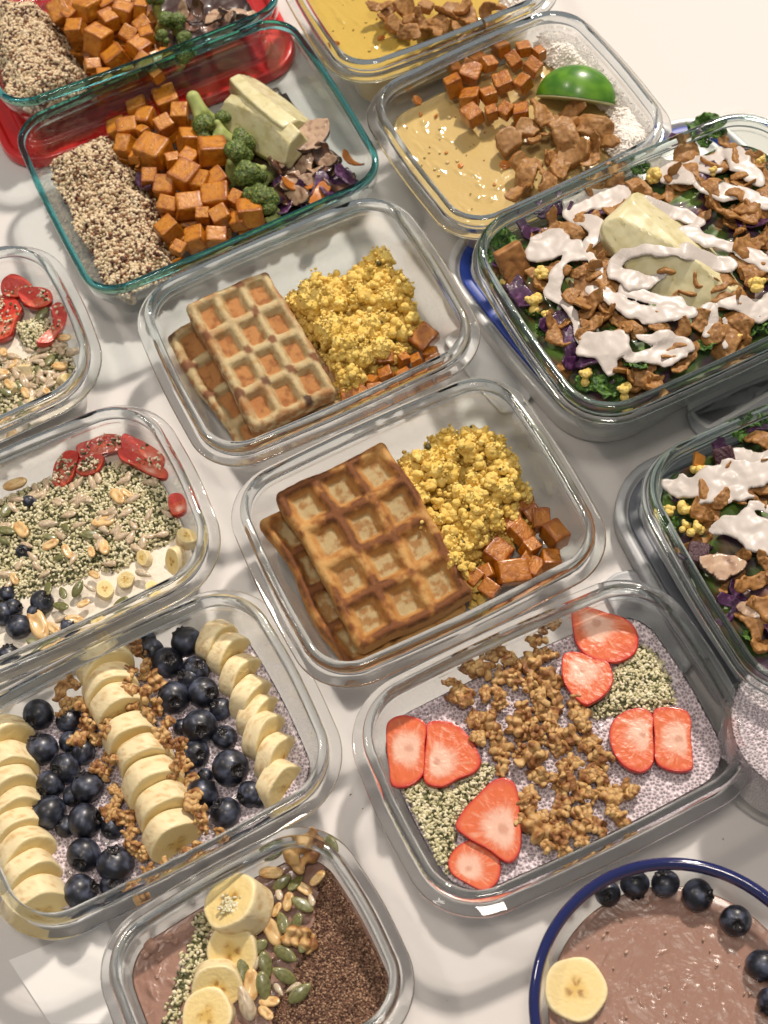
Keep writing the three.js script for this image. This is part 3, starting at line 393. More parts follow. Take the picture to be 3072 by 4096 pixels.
const M = {
  chia: pm({ map: chiaMap, bumpMap: chiaBump, bumpScale: 0.0012, roughness: 0.3, clearcoat: 0.5, clearcoatRoughness: 0.12 }),
  choc: pm({ color: lin(0.30, 0.165, 0.12), bumpMap: soft, bumpScale: 0.0005, roughness: 0.3, clearcoat: 0.4, clearcoatRoughness: 0.1 }),
  yog: pm({ color: lin(0.78, 0.71, 0.60), bumpMap: soft, bumpScale: 0.001, roughness: 0.3 }),
  curry: pm({ color: lin(0.58, 0.425, 0.17), bumpMap: soft, bumpScale: 0.0003, roughness: 0.12, clearcoat: 0.6, clearcoatRoughness: 0.03 }),
  tofu: pm({ vertexColors: true, bumpMap: soft, bumpScale: 0.00035, roughness: 0.45, clearcoat: 0.25, clearcoatRoughness: 0.22 }),
  tofuDark: pm({ vertexColors: true, bumpMap: soft, bumpScale: 0.0004, color: lin(0.84, 0.76, 0.6), roughness: 0.42, clearcoat: 0.4, clearcoatRoughness: 0.15 }),
  matte: pm({ vertexColors: true, roughness: 0.62, clearcoat: 0.12, clearcoatRoughness: 0.3 }),
  wet: pm({ vertexColors: true, roughness: 0.4, clearcoat: 0.5, clearcoatRoughness: 0.15 }),
  dry: pm({ vertexColors: true, roughness: 0.8 }),
  berry: pm({ vertexColors: true, roughness: 0.42, clearcoat: 0.25, clearcoatRoughness: 0.25 }),
  berrySlice: pm({ vertexColors: true, bumpMap: soft, bumpScale: 0.00025, roughness: 0.35, clearcoat: 0.5, clearcoatRoughness: 0.12 }),
  banana: pm({ vertexColors: true, bumpMap: soft, bumpScale: 0.0002, roughness: 0.5, clearcoat: 0.2, clearcoatRoughness: 0.3 }),
  grain: pm({ color: 0xffffff, roughness: 0.55 }),
  cream: pm({ color: lin(0.53, 0.475, 0.435), roughness: 0.48, clearcoat: 0.12, clearcoatRoughness: 0.2 }),
};

// grains nobody could count: one instanced object; f(i) gives [u, y, v, size, colour, quaternion] or null
function grains(name, k, g, n, f, label, cat, parent, m = M.grain) {
  const list = [];
  for (let i = 0; i < n; i++) { const r = f(i); if (r) list.push(r); }
  const o = new THREE.InstancedMesh(g, m, list.length), mat = new THREE.Matrix4(), c = new THREE.Color();
  list.forEach(([u, y, v, s, col, q], i) => { mat.compose(new THREE.Vector3(u / 1000, y / 1000, v / 1000), q ?? RNG(), new THREE.Vector3(s, s, s)); o.setMatrixAt(i, mat); o.setColorAt(i, c.setRGB(...col)); });
  o.castShadow = o.receiveShadow = true;
  o.name = parent ? name : numbered(name); (parent ?? scene).add(o); if (!parent) put(o, k, 0, 0, 0);
  tag(o, label, cat, null, 'stuff');
  return o;
}
// a heap as a sheet of its own over the dish floor
function heap(k, poly, h, cell, colour) {
  const [a, b, c, d] = bounds(poly), nx = Math.ceil((b - a) / cell) + 3, nz = Math.ceil((d - c) / cell) + 3, pos = [], idx = [], ok = [], col = [];
  for (let j = 0; j < nz; j++) for (let i = 0; i < nx; i++) { const u = a + (i - 1) * cell, v = c + (j - 1) * cell, t = inPoly(poly, u, v); const y = h(u, v); ok.push(t > -cell * 1.5 && insideDish(k, u, Math.max(y, BOX[k].b + 8), v) > 0); pos.push(u, y, v); if (colour) col.push(...colour(u, y, v)); }
  for (let j = 0; j + 1 < nz; j++) for (let i = 0; i + 1 < nx; i++) { const q = j * nx + i; if (ok[q] && ok[q + 1] && ok[q + nx] && ok[q + nx + 1]) idx.push(q, q + nx, q + 1, q + 1, q + nx, q + nx + 1); }
  const g = new THREE.BufferGeometry();
  g.setAttribute('position', new THREE.Float32BufferAttribute(pos, 3)); g.setIndex(idx); g.computeVertexNormals();
  if (colour) g.setAttribute('color', new THREE.Float32BufferAttribute(col, 3));
  return mm(g);
}
const grow = (p, d) => { const cx = p.reduce((s, q) => s + q[0], 0) / p.length, cy = p.reduce((s, q) => s + q[1], 0) / p.length; return p.map(([x, y]) => { const l = Math.hypot(x - cx, y - cy); return [x + ((x - cx) / l) * d, y + ((y - cy) / l) * d]; }); };

// ---------------------------------------------------------------- prototypes
function lump(r, amp, freq, s0, detail = 10, flat = 1) { const g = mergeVertices(bare(new THREE.IcosahedronGeometry(1, detail))); return bend(g, (x, y, z) => { const k = r * (1 + amp * fbm(x * freq + s0, y * freq, z * freq)); return [x * k, y * k * flat, z * k]; }); }
const tofuProto = [0, 1, 2, 3, 4, 5, 6, 7, 8].map((s) => {
  const g = mergeVertices(bare(new THREE.BoxGeometry(1, 1, 1, 12, 12, 12))), e = 0.07, sk = [rr(-0.12, 0.12), rr(-0.12, 0.12), rr(0.82, 1.15), rr(0.8, 1.12), rr(0.9, 1.2)];
  bend(g, (x, y, z) => {
    const c = 0.5 - e, ix = clamp(x, -c, c), iy = clamp(y, -c, c), iz = clamp(z, -c, c), dx = x - ix, dy = y - iy, dz = z - iz, l = Math.hypot(dx, dy, dz) || 1;
    let X = ix + (dx / l) * e * (l > 0.001 ? 1 : 0), Yy = iy + (dy / l) * e, Z = iz + (dz / l) * e;
    const n = 0.035 * fbm(X * 3 + s * 9, Yy * 3, Z * 3, 3);
    X = X * sk[2] + sk[0] * Yy + n; Z = Z * sk[4] + sk[1] * Yy + n; Yy = Yy * sk[3] + n * 0.8;
    return [X, Yy, Z];
  });
  paint(g, (x, y, z) => {
    const n = fbm(x * 3.3 + s * 5, y * 3.3, z * 3.3, 4), ed = Math.max(Math.min(Math.abs(x), Math.abs(y)), Math.min(Math.abs(x), Math.abs(z)), Math.min(Math.abs(z), Math.abs(y)));
    let c = mix3([0.53, 0.20, 0.010], [0.33, 0.092, 0.003], ss(-0.25, 0.45, n + 0.7 * ss(0.34, 0.5, ed) - 0.1));
    c = mix3(c, [0.13, 0.032, 0.004], ss(0.28, 0.55, fbm(x * 5 + s, y * 5 + 4, z * 5, 3)) * 0.85);
    return mix3(c, [0.60, 0.29, 0.04], ss(0.2, 0.5, fbm(x * 2 + 7 * s, y * 2, z * 2 + 3)) * 0.5);
  });
  return planar(mm(g), 0.0011);
});
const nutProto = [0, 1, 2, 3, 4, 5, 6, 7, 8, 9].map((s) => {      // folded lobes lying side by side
  const n = 2 + (s % 3), Ln = rr(3.2, 5.6), lobes = [...Array(n)].map((_, i) => ({ z: (i - (n - 1) / 2) * 3.1, r: rr(1.7, 2.4), p: rr(0, 6), l: Ln * rr(0.6, 1), c: rr(-0.5, 0.5), y: rr(-0.7, 0.7), b: rr(-0.06, 0.06) }));
  const two = (x, y, z) => {
    const X = x + 0.9 * fbm(x * 0.2 + s, y * 0.2, z * 0.2, 2), Z = z + 1.5 * fbm(x * 0.17, y * 0.17 + s, z * 0.17, 2);
    let a = 99, b = 99;
    for (const q of lobes) { const xc = clamp(X - q.c, -q.l, q.l), r = q.r * (1 + 0.26 * Math.sin(X * 1.25 + q.p)), d = Math.hypot(X - q.c - xc, (y - q.y) * 0.95, Z - q.z - q.b * xc * xc - 0.7 * Math.sin(X * 0.6 + q.p)) - r; if (d < a) { b = a; a = d; } else if (d < b) b = d; }
    return [a, b];
  };
  const f = (x, y, z) => { const [a, b] = two(x, y, z); return smin(a, b, 0.7) + 0.45 * fbm(x * 0.5, y * 0.5 + s, z * 0.5, 3); };
  return solid(f, [-10.5, -5, -9], [10.5, 5, 9], 0.45, (x, y, z) => {
    const [a, b] = two(x, y, z), n = fbm(x * 0.15 + 3, y * 0.15, z * 0.15 + s * 5, 2), m = fbm(x * 0.8, y * 0.8 + s, z * 0.8, 3);
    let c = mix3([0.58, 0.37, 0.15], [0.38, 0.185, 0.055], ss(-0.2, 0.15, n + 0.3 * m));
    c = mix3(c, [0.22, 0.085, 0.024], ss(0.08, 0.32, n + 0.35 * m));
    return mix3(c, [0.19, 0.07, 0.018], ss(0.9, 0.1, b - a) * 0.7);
  });
});
const berryProto = [0, 1, 2, 3].map((s) => {
  const g = mergeVertices(bare(new THREE.SphereGeometry(1, 36, 28)), 1e-4);
  const star = (x, z) => 0.36 + 0.06 * Math.cos(5 * Math.atan2(z, x) + s);
  bend(g, (x, y, z) => {
    const r = Math.hypot(x, z), a = star(x, z), q = 1 + 0.02 * fbm(x * 2 + s, y * 2, z * 2);
    let dy = 0;
    if (y > 0) dy = 0.07 * Math.exp(-(((r - a) / 0.07) ** 2)) - 0.17 * ss(a, a * 0.35, r);
    return [x * q, (y * 0.9 + dy) * q, z * q];
  });
  paint(g, (x, y, z) => {
    const r = Math.hypot(x, z), b = ss(-0.12, 0.4, fbm(x * 1.6 + s * 4, y * 1.6, z * 1.6, 4)), sc = ss(0.25, 0.5, fbm(x * 4 + s, y * 4, z * 4, 2));
    let c = mix3([0.007, 0.008, 0.014], [0.085, 0.10, 0.155], b * (1 - 0.65 * sc));
    if (y > 0.3 && r < 0.36) c = mix3(c, [0.012, 0.009, 0.009], ss(0.4, 0.25, r));
    return c;
  });
  return mm(g);
});
const calyxProto = (() => { const g = new THREE.TorusGeometry(0.34, 0.05, 6, 30); g.rotateX(Math.PI / 2); bend(g, (x, y, z) => { const t = Math.atan2(z, x), k = 1 + 0.17 * Math.cos(5 * t); return [x * k, 0.885 + y * 1.2 + 0.05 * Math.cos(5 * t), z * k]; }); return mm(paint(g, () => [0.02, 0.016, 0.018])); })();
function berry(k, u, y, v, r, label, grp, q) {
  const o = mesh('blueberry', pick(berryProto), M.berry);
  mesh('calyx', calyxProto, M.dry, o);
  put(o, k, u, y, v, q ?? eq(rr(-0.9, 1.3), rr(0, 6.28), rr(-1, 1)), r);
  return tag(o, label, 'blueberry', grp);
}
const bananaProto = [0, 1, 2, 3].map((s) => {
  const pts = [];
  for (let i = 0; i <= 14; i++) pts.push([Math.max(i / 14 * 0.93, 0.001), -0.5]);
  pts.push([0.97, -0.47], [0.995, -0.4]); for (let i = 0; i <= 4; i++) pts.push([1, -0.3 + 0.15 * i]); pts.push([0.995, 0.4], [0.97, 0.47]);
  for (let i = 14; i >= 0; i--) pts.push([Math.max(i / 14 * 0.93, 0.001), 0.5]);
  const g = mergeVertices(bare(new THREE.LatheGeometry(pts.map((p) => new THREE.Vector2(...p)), 60)), 1e-5);
  bend(g, (x, y, z) => { const t = Math.atan2(z, x), k = 1 + 0.025 * Math.cos(5 * t + s) + 0.02 * fbm(x * 1.5 + s, y, z * 1.5) + 0.008 * fbm(x * 6, y * 6 + s, z * 6, 2); return [x * k, y + 0.03 * fbm(x * 3, s, z * 3) * Math.sign(y), z * k]; });
  paint(g, (x, y, z) => {
    const r = Math.hypot(x, z), t = Math.atan2(z, x), n = fbm(x * 4 + s * 3, y * 4, z * 4, 3);
    if (Math.abs(y) > 0.42) {
      const lobe = 0.5 + 0.5 * Math.cos(3 * t + s), core = ss(0.46 + 0.14 * lobe, 0.1, r + n * 0.14);
      let c = mix3([0.80, 0.62, 0.27], [0.68, 0.44, 0.10], core * 0.9);
      c = mix3(c, [0.34, 0.16, 0.03], ss(0.3, 0.8, lobe) * ss(0.04, 0.14, r) * ss(0.46, 0.28, r + 0.2 * n) * ss(-0.2, 0.15, n) * 0.9);
      return mix3(c, [0.86, 0.73, 0.43], ss(0.8, 0.96, r) * 0.8);
    }
    return mix3([0.80, 0.67, 0.41], [0.58, 0.36, 0.14], ss(0, 0.4, fbm(x * 2.6 + s, y * 9, z * 2.6, 3)) * 0.85);
  });
  return planar(mm(g), 0.0012);
});
function bentSlab(s, a, t, b, curve, twist, colour, rough = 1, cell = 0.8, crinkle = 0) {
  const f = (x, y, z) => { const yy = y - curve * (x * x) / a + curve * a * 0.35 - twist * x * z / a - crinkle * fbm(x * 0.16 + s, 2.2, z * 0.16, 2); return boxd(x + 1.6 * rough * fbm(z * 0.16 + s * 3, s, y * 0.1, 2), yy, z + 2.4 * rough * fbm(x * 0.13 + s, s * 2, 1, 2), a * (1 - 0.25 * Math.abs(z) / b), t, b, Math.min(t, 1.1)) * 0.75 + 0.32 * rough * fbm(x * 0.5 + s, y * 0.5, z * 0.5, 3); };
  const hy = t + Math.abs(curve) * a * 0.8 + Math.abs(twist) * b + crinkle + 2;
  return solid(f, [-a - 3, -hy, -b - 4], [a + 3, hy, b + 4], cell, colour);
}
const soyProto = [0, 1, 2, 3, 4, 5, 6, 7].map((s) => bentSlab(s, [9, 8, 10, 7, 9, 8, 6, 10][s], [1.6, 2.2, 1.8, 2.6, 1.5, 2, 2.8, 1.7][s], [6, 7, 5, 6, 8, 5, 5, 7][s], [0.45, 0.2, -0.35, 0.1, 0.6, 0.3, 0.05, -0.5][s], [0.15, -0.2, 0.1, 0.3, -0.1, 0.2, 0.1, -0.2][s], (x, y, z, ny) => {
  const n = fbm(x * 0.3 + s * 4, y * 0.3, z * 0.3, 4);
  let c = mix3([0.38, 0.195, 0.06], [0.23, 0.10, 0.02], ss(-0.3, 0.4, n));
  c = mix3(c, [0.40, 0.15, 0.028], ss(0.75, 0.2, Math.abs(ny)) * 0.75);
  return mix3(c, [0.10, 0.034, 0.009], ss(0.28, 0.5, fbm(x * 0.6, y * 0.6 + s, z * 0.6, 3)) * 0.8);
}));
const soyTint = (s) => (x, y, z, ny) => { const n = fbm(x * 0.3 + s * 4, y * 0.3, z * 0.3, 4); let c = mix3([0.40, 0.205, 0.065], [0.26, 0.11, 0.024], ss(-0.3, 0.35, n)); c = mix3(c, [0.42, 0.18, 0.035], ss(0.8, 0.2, Math.abs(ny)) * 0.7); return mix3(c, [0.10, 0.036, 0.01], ss(0.22, 0.42, fbm(x * 0.6, y * 0.6 + s, z * 0.6, 3)) * 0.85); };
const stripProto = [0, 1, 2, 3, 4, 5, 6].map((s) => bentSlab(s + 80, [12, 10, 13, 9, 11, 8, 12][s], [1, 1.3, 0.9, 1.5, 1.1, 1.6, 1.2][s], [4.5, 5.5, 3.6, 6, 5, 4.2, 3.2][s], [0.5, -0.4, 0.3, 0.15, -0.55, 0.4, 0.6][s], [0.3, -0.3, 0.2, 0.4, -0.2, 0.3, -0.4][s], soyTint(s), 1.5, 0.7, 2.2));
const soyBlock = solid((x, y, z) => boxd(x + 0.06 * y, y, z, 7, 3, 11, 0.8) + 0.5 * fbm(x * 0.3, y * 0.3, z * 0.3, 3), [-9, -5, -13], [9, 5, 13], 0.8, (x, y, z) => mix3([0.40, 0.18, 0.05], [0.20, 0.075, 0.018], ss(-0.3, 0.5, fbm(x * 0.25, y * 0.3, z * 0.25, 4))));
const cabProto = [0, 1, 2].map((s) => bentSlab(s + 20, 11 + s, 0.9, 3.2 + s * 0.8, [0.5, -0.35, 0.25][s], 0.3, (x, y, z) => mix3([0.05, 0.012, 0.055], [0.16, 0.06, 0.16], ss(-0.05, 0.45, fbm(x * 0.25 + s, y, z * 0.4, 3))), 0.7, 0.7));
const leafProto = [0, 1].map((s) => bentSlab(s + 40, 12, 0.55, 9, 0.3, 0.2, (x, y, z) => mix3([0.025, 0.075, 0.012], [0.13, 0.27, 0.035], ss(-0.25, 0.4, fbm(x * 0.2 + s, y * 0.2, z * 0.2, 3))), 1.4, 0.7, 7));
const eggProto = [0, 1, 2].map((s) => { const q = [...Array(9)].map(() => [rr(-4, 4), rr(-2.4, 2.4), rr(-4, 4), rr(1.8, 3.6)]); return solid((x, y, z) => { let d = 99; for (const [a, b, c, r] of q) d = smin(d, Math.hypot(x - a, y - b, z - c) - r, 0.6); return d + 0.75 * fbm(x * 0.7 + s, y * 0.7, z * 0.7, 3); }, [-9, -7, -9], [9, 7, 9], 0.6, (x, y, z) => mix3([0.82, 0.62, 0.19], [0.70, 0.48, 0.09], ss(-0.2, 0.4, fbm(x * 0.4 + s, y * 0.4, z * 0.4, 3)))); });
function mushroomSlice(s, big) {
  const cap = big ? 12 : 7, f = (x, y, z) => {
    const yy = y - (big ? 0.02 : 0.05) * x * x * (s % 2 ? 1 : -1) * 0.6, dome = Math.max(Math.hypot(x / cap, (z + 1) / (cap * 0.72)) - 1, -(z + 1) / cap + (big ? -0.5 : -0.35) * (1 - (x / cap) ** 2)) * cap * 0.7, stem = boxd(x, 0, z - cap * 0.25, cap * 0.24, 9, cap * 0.5, 1);
    return Math.max(smin(dome, stem, 1.2), Math.abs(yy) - (big ? 2.2 : 1.6)) + 0.35 * fbm(x * 0.4 + s, y * 0.4, z * 0.4, 3);
  };
  return solid(f, [-cap - 2, -6, -cap - 1], [cap + 2, 6, cap + 1], 0.6, (x, y, z, ny) => { const n = fbm(x * 0.35 + s, y * 0.35, z * 0.35, 3), edge = ss(0.8, 0.35, Math.abs(ny)); return mix3(mix3([0.52, 0.35, 0.23], [0.30, 0.16, 0.10], ss(-0.1, 0.4, n)), [0.045, 0.022, 0.013], clamp(edge * 1.0 + 0.7 * ss(0.3, 0.5, n))); });
}
const mushProto = [mushroomSlice(0), mushroomSlice(1), mushroomSlice(2), bentSlab(60, 7, 1.3, 4, 0.6, 0.3, (x, y, z) => mix3([0.19, 0.085, 0.05], [0.05, 0.022, 0.014], ss(-0.2, 0.3, fbm(x * 0.3, y * 0.3, z * 0.3))), 1, 0.7)];
const mushBig = mushroomSlice(3, true);
const seedProto = (() => { const g = mergeVertices(bare(new THREE.SphereGeometry(1, 22, 14)), 1e-4); bend(g, (x, y, z) => { const p = 1 - 0.28 * Math.max(x, 0) ** 2; return [x * 0.5 * (1 + 0.12 * Math.max(x, 0)), y * 0.12 * (1 + 0.25 * Math.exp(-(((Math.hypot(x, z) - 0.8) / 0.12) ** 2))), z * 0.27 * p]; }); return mm(paint(g, (x, y, z) => { const r = Math.hypot(x / 0.5, z / 0.27), n = fbm(x * 7, y * 7, z * 7, 3); return mix3(mix3([0.17, 0.17, 0.055], [0.085, 0.085, 0.022], ss(-0.2, 0.4, n)), [0.26, 0.25, 0.10], ss(0.78, 0.95, r) * 0.6); })); })();
const peanutProto = (() => { const g = mergeVertices(bare(new THREE.SphereGeometry(1, 24, 16)), 1e-4); bend(g, (x, y, z) => { const w = 0.27 * (1 - 0.12 * Math.exp(-((x / 0.3) ** 2))); return [x * 0.5, y > 0 ? y * 0.12 - 0.09 * Math.exp(-((x / 0.55) ** 2 + (z / 0.45) ** 2)) * (y > 0.3 ? 1 : 0.6) : y * 0.26, z * w]; }); return mm(paint(g, (x, y, z) => { const n = fbm(x * 5, y * 5, z * 5, 3); return mix3(mix3([0.72, 0.50, 0.23], [0.55, 0.29, 0.09], ss(-0.1, 0.4, n)), [0.33, 0.13, 0.04], ss(0.3, 0.5, fbm(x * 4 + 8, y * 4, z * 4)) * 0.5); })); })();
const slivProto = (() => { const g = mergeVertices(bare(new THREE.SphereGeometry(1, 18, 12)), 1e-4); bend(g, (x, y, z) => [x * 0.5, y * 0.15, z * 0.2 * (1 - 0.45 * x)]); return mm(paint(g, (x, y, z) => mix3([0.62, 0.52, 0.38], [0.40, 0.30, 0.19], ss(-0.2, 0.3, fbm(x * 9, y * 4, z * 14, 2))))); })();
const hempG = mm(bend(mergeVertices(bare(new THREE.IcosahedronGeometry(1, 2))), (x, y, z) => [x * 1.15 * (1 + 0.1 * x), y * 0.62, z * 0.82]));
const shellG = mm(bend(mergeVertices(bare(new THREE.IcosahedronGeometry(1, 1))), (x, y, z) => [x * 1.05, y * 0.22 + 0.2 * x * x, z * 0.6]));
const quinoaG = mm(bend(mergeVertices(bare(new THREE.IcosahedronGeometry(1, 2))), (x, y, z) => [x, y * 0.7, z]));
const riceG = mm(bend(mergeVertices(bare(new THREE.IcosahedronGeometry(1, 3))), (x, y, z) => [x * 3.2, y * 0.85 - 0.25 * x * x, z * 0.85]));
// ---------------------------------------------------------------- placing many of a kind
function single(list, noun, where, grp, cat, rest = 'among the others there') {   // names those that the photo lets one point out
  if (!list.length) return;
  camera.updateMatrixWorld(); 
  const s = list.map((o) => { const p = o.position.clone().project(camera); return [p.x, p.y, o.scale.x]; });
  const best = (f) => { let b = -1, m = -1e9; s.forEach((q, i) => { if (!list[i].userData.label && f(q) > m) { m = f(q); b = i; } }); return b; };
  const say = (i, t) => { if (i >= 0) list[i].userData.label = t; };
  if (list.length > 4) {
    say(best((q) => q[1]), `uppermost ${noun} ${where}`); say(best((q) => -q[1]), `lowest ${noun} ${where}`);
    say(best((q) => -q[0]), `leftmost ${noun} ${where}`); say(best((q) => q[0]), `rightmost ${noun} ${where}`);
  }
  if (list.length > 8) {          // then by the part of the group a piece lies in, and its size or place among its neighbours there
    const free = list.map((o, i) => i).filter((i) => !list[i].userData.label), cut = (k) => { const v = free.map((i) => s[i][k]).sort((p, q) => p - q); return [v[Math.floor(v.length / 3)], v[Math.floor((2 * v.length) / 3)]]; }, mid = (q, k) => { const v = q.map((i) => s[i][k]).sort((p, r) => p - r); return v[Math.floor(v.length / 2)]; };
    const cx = cut(0), cy = cut(1), cells = {};
    for (const i of free) { const h = s[i][0] < cx[0] ? 'left' : s[i][0] < cx[1] ? 'middle' : 'right', v = s[i][1] < cy[0] ? 'lower' : s[i][1] < cy[1] ? 'central' : 'upper'; (cells[v + ' ' + h] ??= []).push(i); }
    for (const c in cells) {
      const q = cells[c], take = (word, f) => { if (!q.length) return; q.sort((i, j) => f(s[j]) - f(s[i])); say(q[0], `${noun} ${where}, ${word} in the ${c} part`); q.shift(); };
      if (q.length === 1) { take('alone', (p) => p[2]); continue; }
      take('largest', (p) => p[2]); take('uppermost', (p) => p[1]); take('lowest', (p) => -p[1]); take('leftmost', (p) => -p[0]); take('rightmost', (p) => p[0]); take('smallest', (p) => -p[2]);
      if (q.length) { const mx = mid(q, 0), my = mid(q, 1); take('most central', (p) => -Math.hypot(p[0] - mx, p[1] - my)); take('second largest', (p) => p[2]); take('second lowest', (p) => -p[1]); take('second highest', (p) => p[1]); }
    }
  }
  for (const o of list) tag(o, o.userData.label ?? `${noun} ${where}, ${rest}`, cat, grp);
}
function cubes(key, k, y, layers, m, noun, where, grp) {
  const list = [];
  for (let L = 0; L < layers; L++) for (const [u, v, s] of D[key]) {
    const uu = u + (L ? rr(-3, 3) : 0), vv = v + (L ? rr(-3, 3) : 0), yy = y - L * 10.5 + rr(-1.5, 1.5);
    if (insideDish(k, uu, yy, vv) < s * 0.55) { if (L) continue; }
    const o = mesh('tofu_cube', pick(tofuProto), m);
    put(o, k, uu, yy, vv, eq(rr(-0.35, 0.35), rr(0, 6.28), rr(-0.35, 0.35)), Math.max(s, 8) * rr(0.82, 0.98));
    list.push(o);
  }
  single(list, noun, where, grp, 'tofu cube', 'one of the heap');
}
function strips(key, k, proto, y, name, m, noun, where, grp, cat, size = 18, tilt = 0.6, cap = 1.5, also = []) {
  const list = [];
  for (const [u, v, s] of D[key]) {
    const o = mesh(name, pick(proto), m);
    put(o, k, u, typeof y === 'function' ? y(u, v) + rr(-0.5, 1.5) : y + rr(-2, 2), v, eq(rr(-tilt, tilt), rr(0, 6.28), rr(-tilt, tilt)), clamp(s / size, 0.3, cap));
    list.push(o);
  }
  single(list.concat(also), noun, where, grp, cat);
  return list;
}

// ---------------------------------------------------------------- the two teal-rimmed dishes
const quinoaCol = () => { const t = R(); return t < 0.17 ? [0.085, 0.028, 0.016] : t < 0.30 ? [0.28, 0.13, 0.06] : mix3([0.56, 0.42, 0.25], [0.78, 0.66, 0.46], R()); };
function quinoa(k, poly, base, top, n, label) {
  const h = (u, v) => { const e = ss(-3, 15, inPoly(poly, u, v) + 5 * fbm(u * 0.08, v * 0.08, 7, 2)), w = ss(0, 10, insideDish(k, u, base + 18, v)); return mix(base, base + (top - base) * (0.12 + 0.88 * e) + 8 * fbm(u * 0.05, v * 0.05, 1, 3) - (1 - w) * 4, e > 0 ? 1 : 0); };
  const t = group('quinoa'); put(t, k, 0, 0, 0); tag(t, label, 'quinoa');
  mesh('grain_bed', heap(k, grow(poly, 2), (u, v) => Math.min(h(u, v) - 1.2, 70), 2, (u, y, v) => mix3([0.34, 0.22, 0.11], [0.12, 0.06, 0.03], ss(0, 0.4, fbm(u * 0.8, v * 0.8, 2)))), M.dry, t);
  const [a, b, c, d] = bounds(poly);
  grains('grain', k, quinoaG, n, () => {
    const u = rr(a, b), v = rr(c, d), y = h(u, v) + rr(-1.2, 0.9);
    if (inPoly(poly, u, v) < -0.5 || insideDish(k, u, y, v) < 0.4) return null;
    return [u, y, v, rr(0.95, 1.35), quinoaCol()];
  }, null, null, t);
  const rg = ring(BOX[k].l, BOX[k].w, BOX[k].r, 0, 1.2, 10, 40);   // what lies against the glass
  grains('grain', k, quinoaG, Math.round(n * 0.55), () => {
    const p = pick(rg), y = rr(base + 1, top + 2), o = wall(k, y) + 1.6, f = Math.hypot(...p), u = p[0] * (1 - o / f), v = p[1] * (1 - o / f);
    if (inPoly(poly, u, v) < -9 || y > h(u, v) + 1 || insideDish(k, u, y, v) < -1.5) return null;
    return [u + rr(-0.8, 0.8), y, v + rr(-0.8, 0.8), rr(0.8, 1.1), quinoaCol()];
  }, null, null, t);
}
quinoa('B', D.quinB, 20, 40, 10000, 'heap of cooked quinoa at one end of the whole teal-rimmed dish');
quinoa('A', D.quinA, 27, 57, 12000, 'heap of cooked quinoa in the cut-off teal-rimmed dish');
cubes('tofuB', 'B', 38, 2, M.tofu, 'glazed orange-brown tofu cube', 'in the whole teal-rimmed dish', 'tofu cubes in the whole teal-rimmed dish');
cubes('tofuA', 'A', 54, 3, M.tofu, 'glazed tofu cube', 'in the cut-off teal-rimmed dish', 'tofu cubes in the cut-off teal-rimmed dish');
const crownG = [0, 1, 2].map((s) => {
  const q = [...Array(11)].map(() => { const t = rr(0, 6.28), r = rr(0, 0.62); return [Math.cos(t) * r * 10, 5.5 - r * r * 6 + rr(-1, 1), Math.sin(t) * r * 10, rr(2.8, 4.6)]; });
  return solid((x, y, z) => { let d = 99; for (const [a, b, c, r] of q) d = smin(d, Math.hypot(x - a, y - b, z - c) - r, 0.8); return d + 0.9 * fbm(x * 0.6 + s, y * 0.6, z * 0.6, 2) + 0.5 * Math.sin(3.1 * x + 2 * fbm(y, z, x)) * Math.sin(3.1 * y) * Math.sin(3.1 * z); }, [-13, -5, -13], [13, 13, 13], 0.55, (x, y, z, ny) => {
    const n = fbm(x * 0.8 + s, y * 0.8, z * 0.8, 3); let c = mix3([0.04, 0.08, 0.010], [0.24, 0.30, 0.06], ss(-0.2, 0.45, n)); return mix3(c, [0.10, 0.065, 0.022], ss(0.05, 0.45, fbm(x * 0.3, y * 0.3 + s, z * 0.3)) * 0.6);
  });
});
const stalkG = solid((x, y, z) => smin(smin(caps(x, y, z, [0, 0, 0], [0, 8, 0], 3.6, 4), caps(x, y, z, [0, 5, 0], [5, 12, 1], 2.6, 2), 1.5), caps(x, y, z, [0, 5, 0], [-4, 12, -2], 2.6, 2), 1.5), [-9, -5, -7], [10, 15, 7], 0.6, (x, y, z) => mix3([0.42, 0.46, 0.16], [0.26, 0.33, 0.08], ss(-0.3, 0.4, fbm(x * 0.3, y * 0.1, z * 0.3))));
function floret(k, u, v, s, y, q, label, grp) {
  const t = group('broccoli_floret'); put(t, k, u, y, v, q, s / 20); tag(t, label, 'broccoli', grp);
  mesh('crown', pick(crownG), M.matte, t).position.y = 0.0035; mesh('stalk', stalkG, M.matte, t).position.y = -0.009;
  return t;
}
{
  const l = D.brocB.map(([u, v, s], i) => floret('B', u, v, s * 1.45, 36 - (i > 5 ? 3 : 0), i === 0 ? eq(2.2, 0.4, 0.3) : eq(rr(-0.3, 0.9), rr(0, 6), rr(-0.5, 0.5)), i === 0 ? 'roasted broccoli floret showing its pale stem beside the tofu' : null));
  single(l, 'roasted broccoli floret', 'in the whole teal-rimmed dish', 'broccoli in the whole teal-rimmed dish', 'broccoli');
  const m = D.brocA.map(([u, v, s]) => floret('A', u, v, s * 1.2, 52, eq(rr(-0.3, 0.8), rr(0, 6), rr(-0.5, 0.5))));
  single(m, 'roasted broccoli floret', 'in the cut-off teal-rimmed dish', 'broccoli in the cut-off teal-rimmed dish', 'broccoli');
}
const wedgeCol = (x, y, z, ny) => { const n = fbm(x * 0.12, y * 0.2, z * 0.2, 4); let c = mix3([0.72, 0.66, 0.40], [0.60, 0.53, 0.26], ss(-0.2, 0.4, n)); c = mix3(c, [0.40, 0.37, 0.14], ss(0.5, -0.4, ny) * 0.6); return mix3(c, [0.30, 0.22, 0.08], ss(0.3, 0.55, fbm(x * 0.35 + 5, y * 0.35, z * 0.35, 3)) * 0.7); };
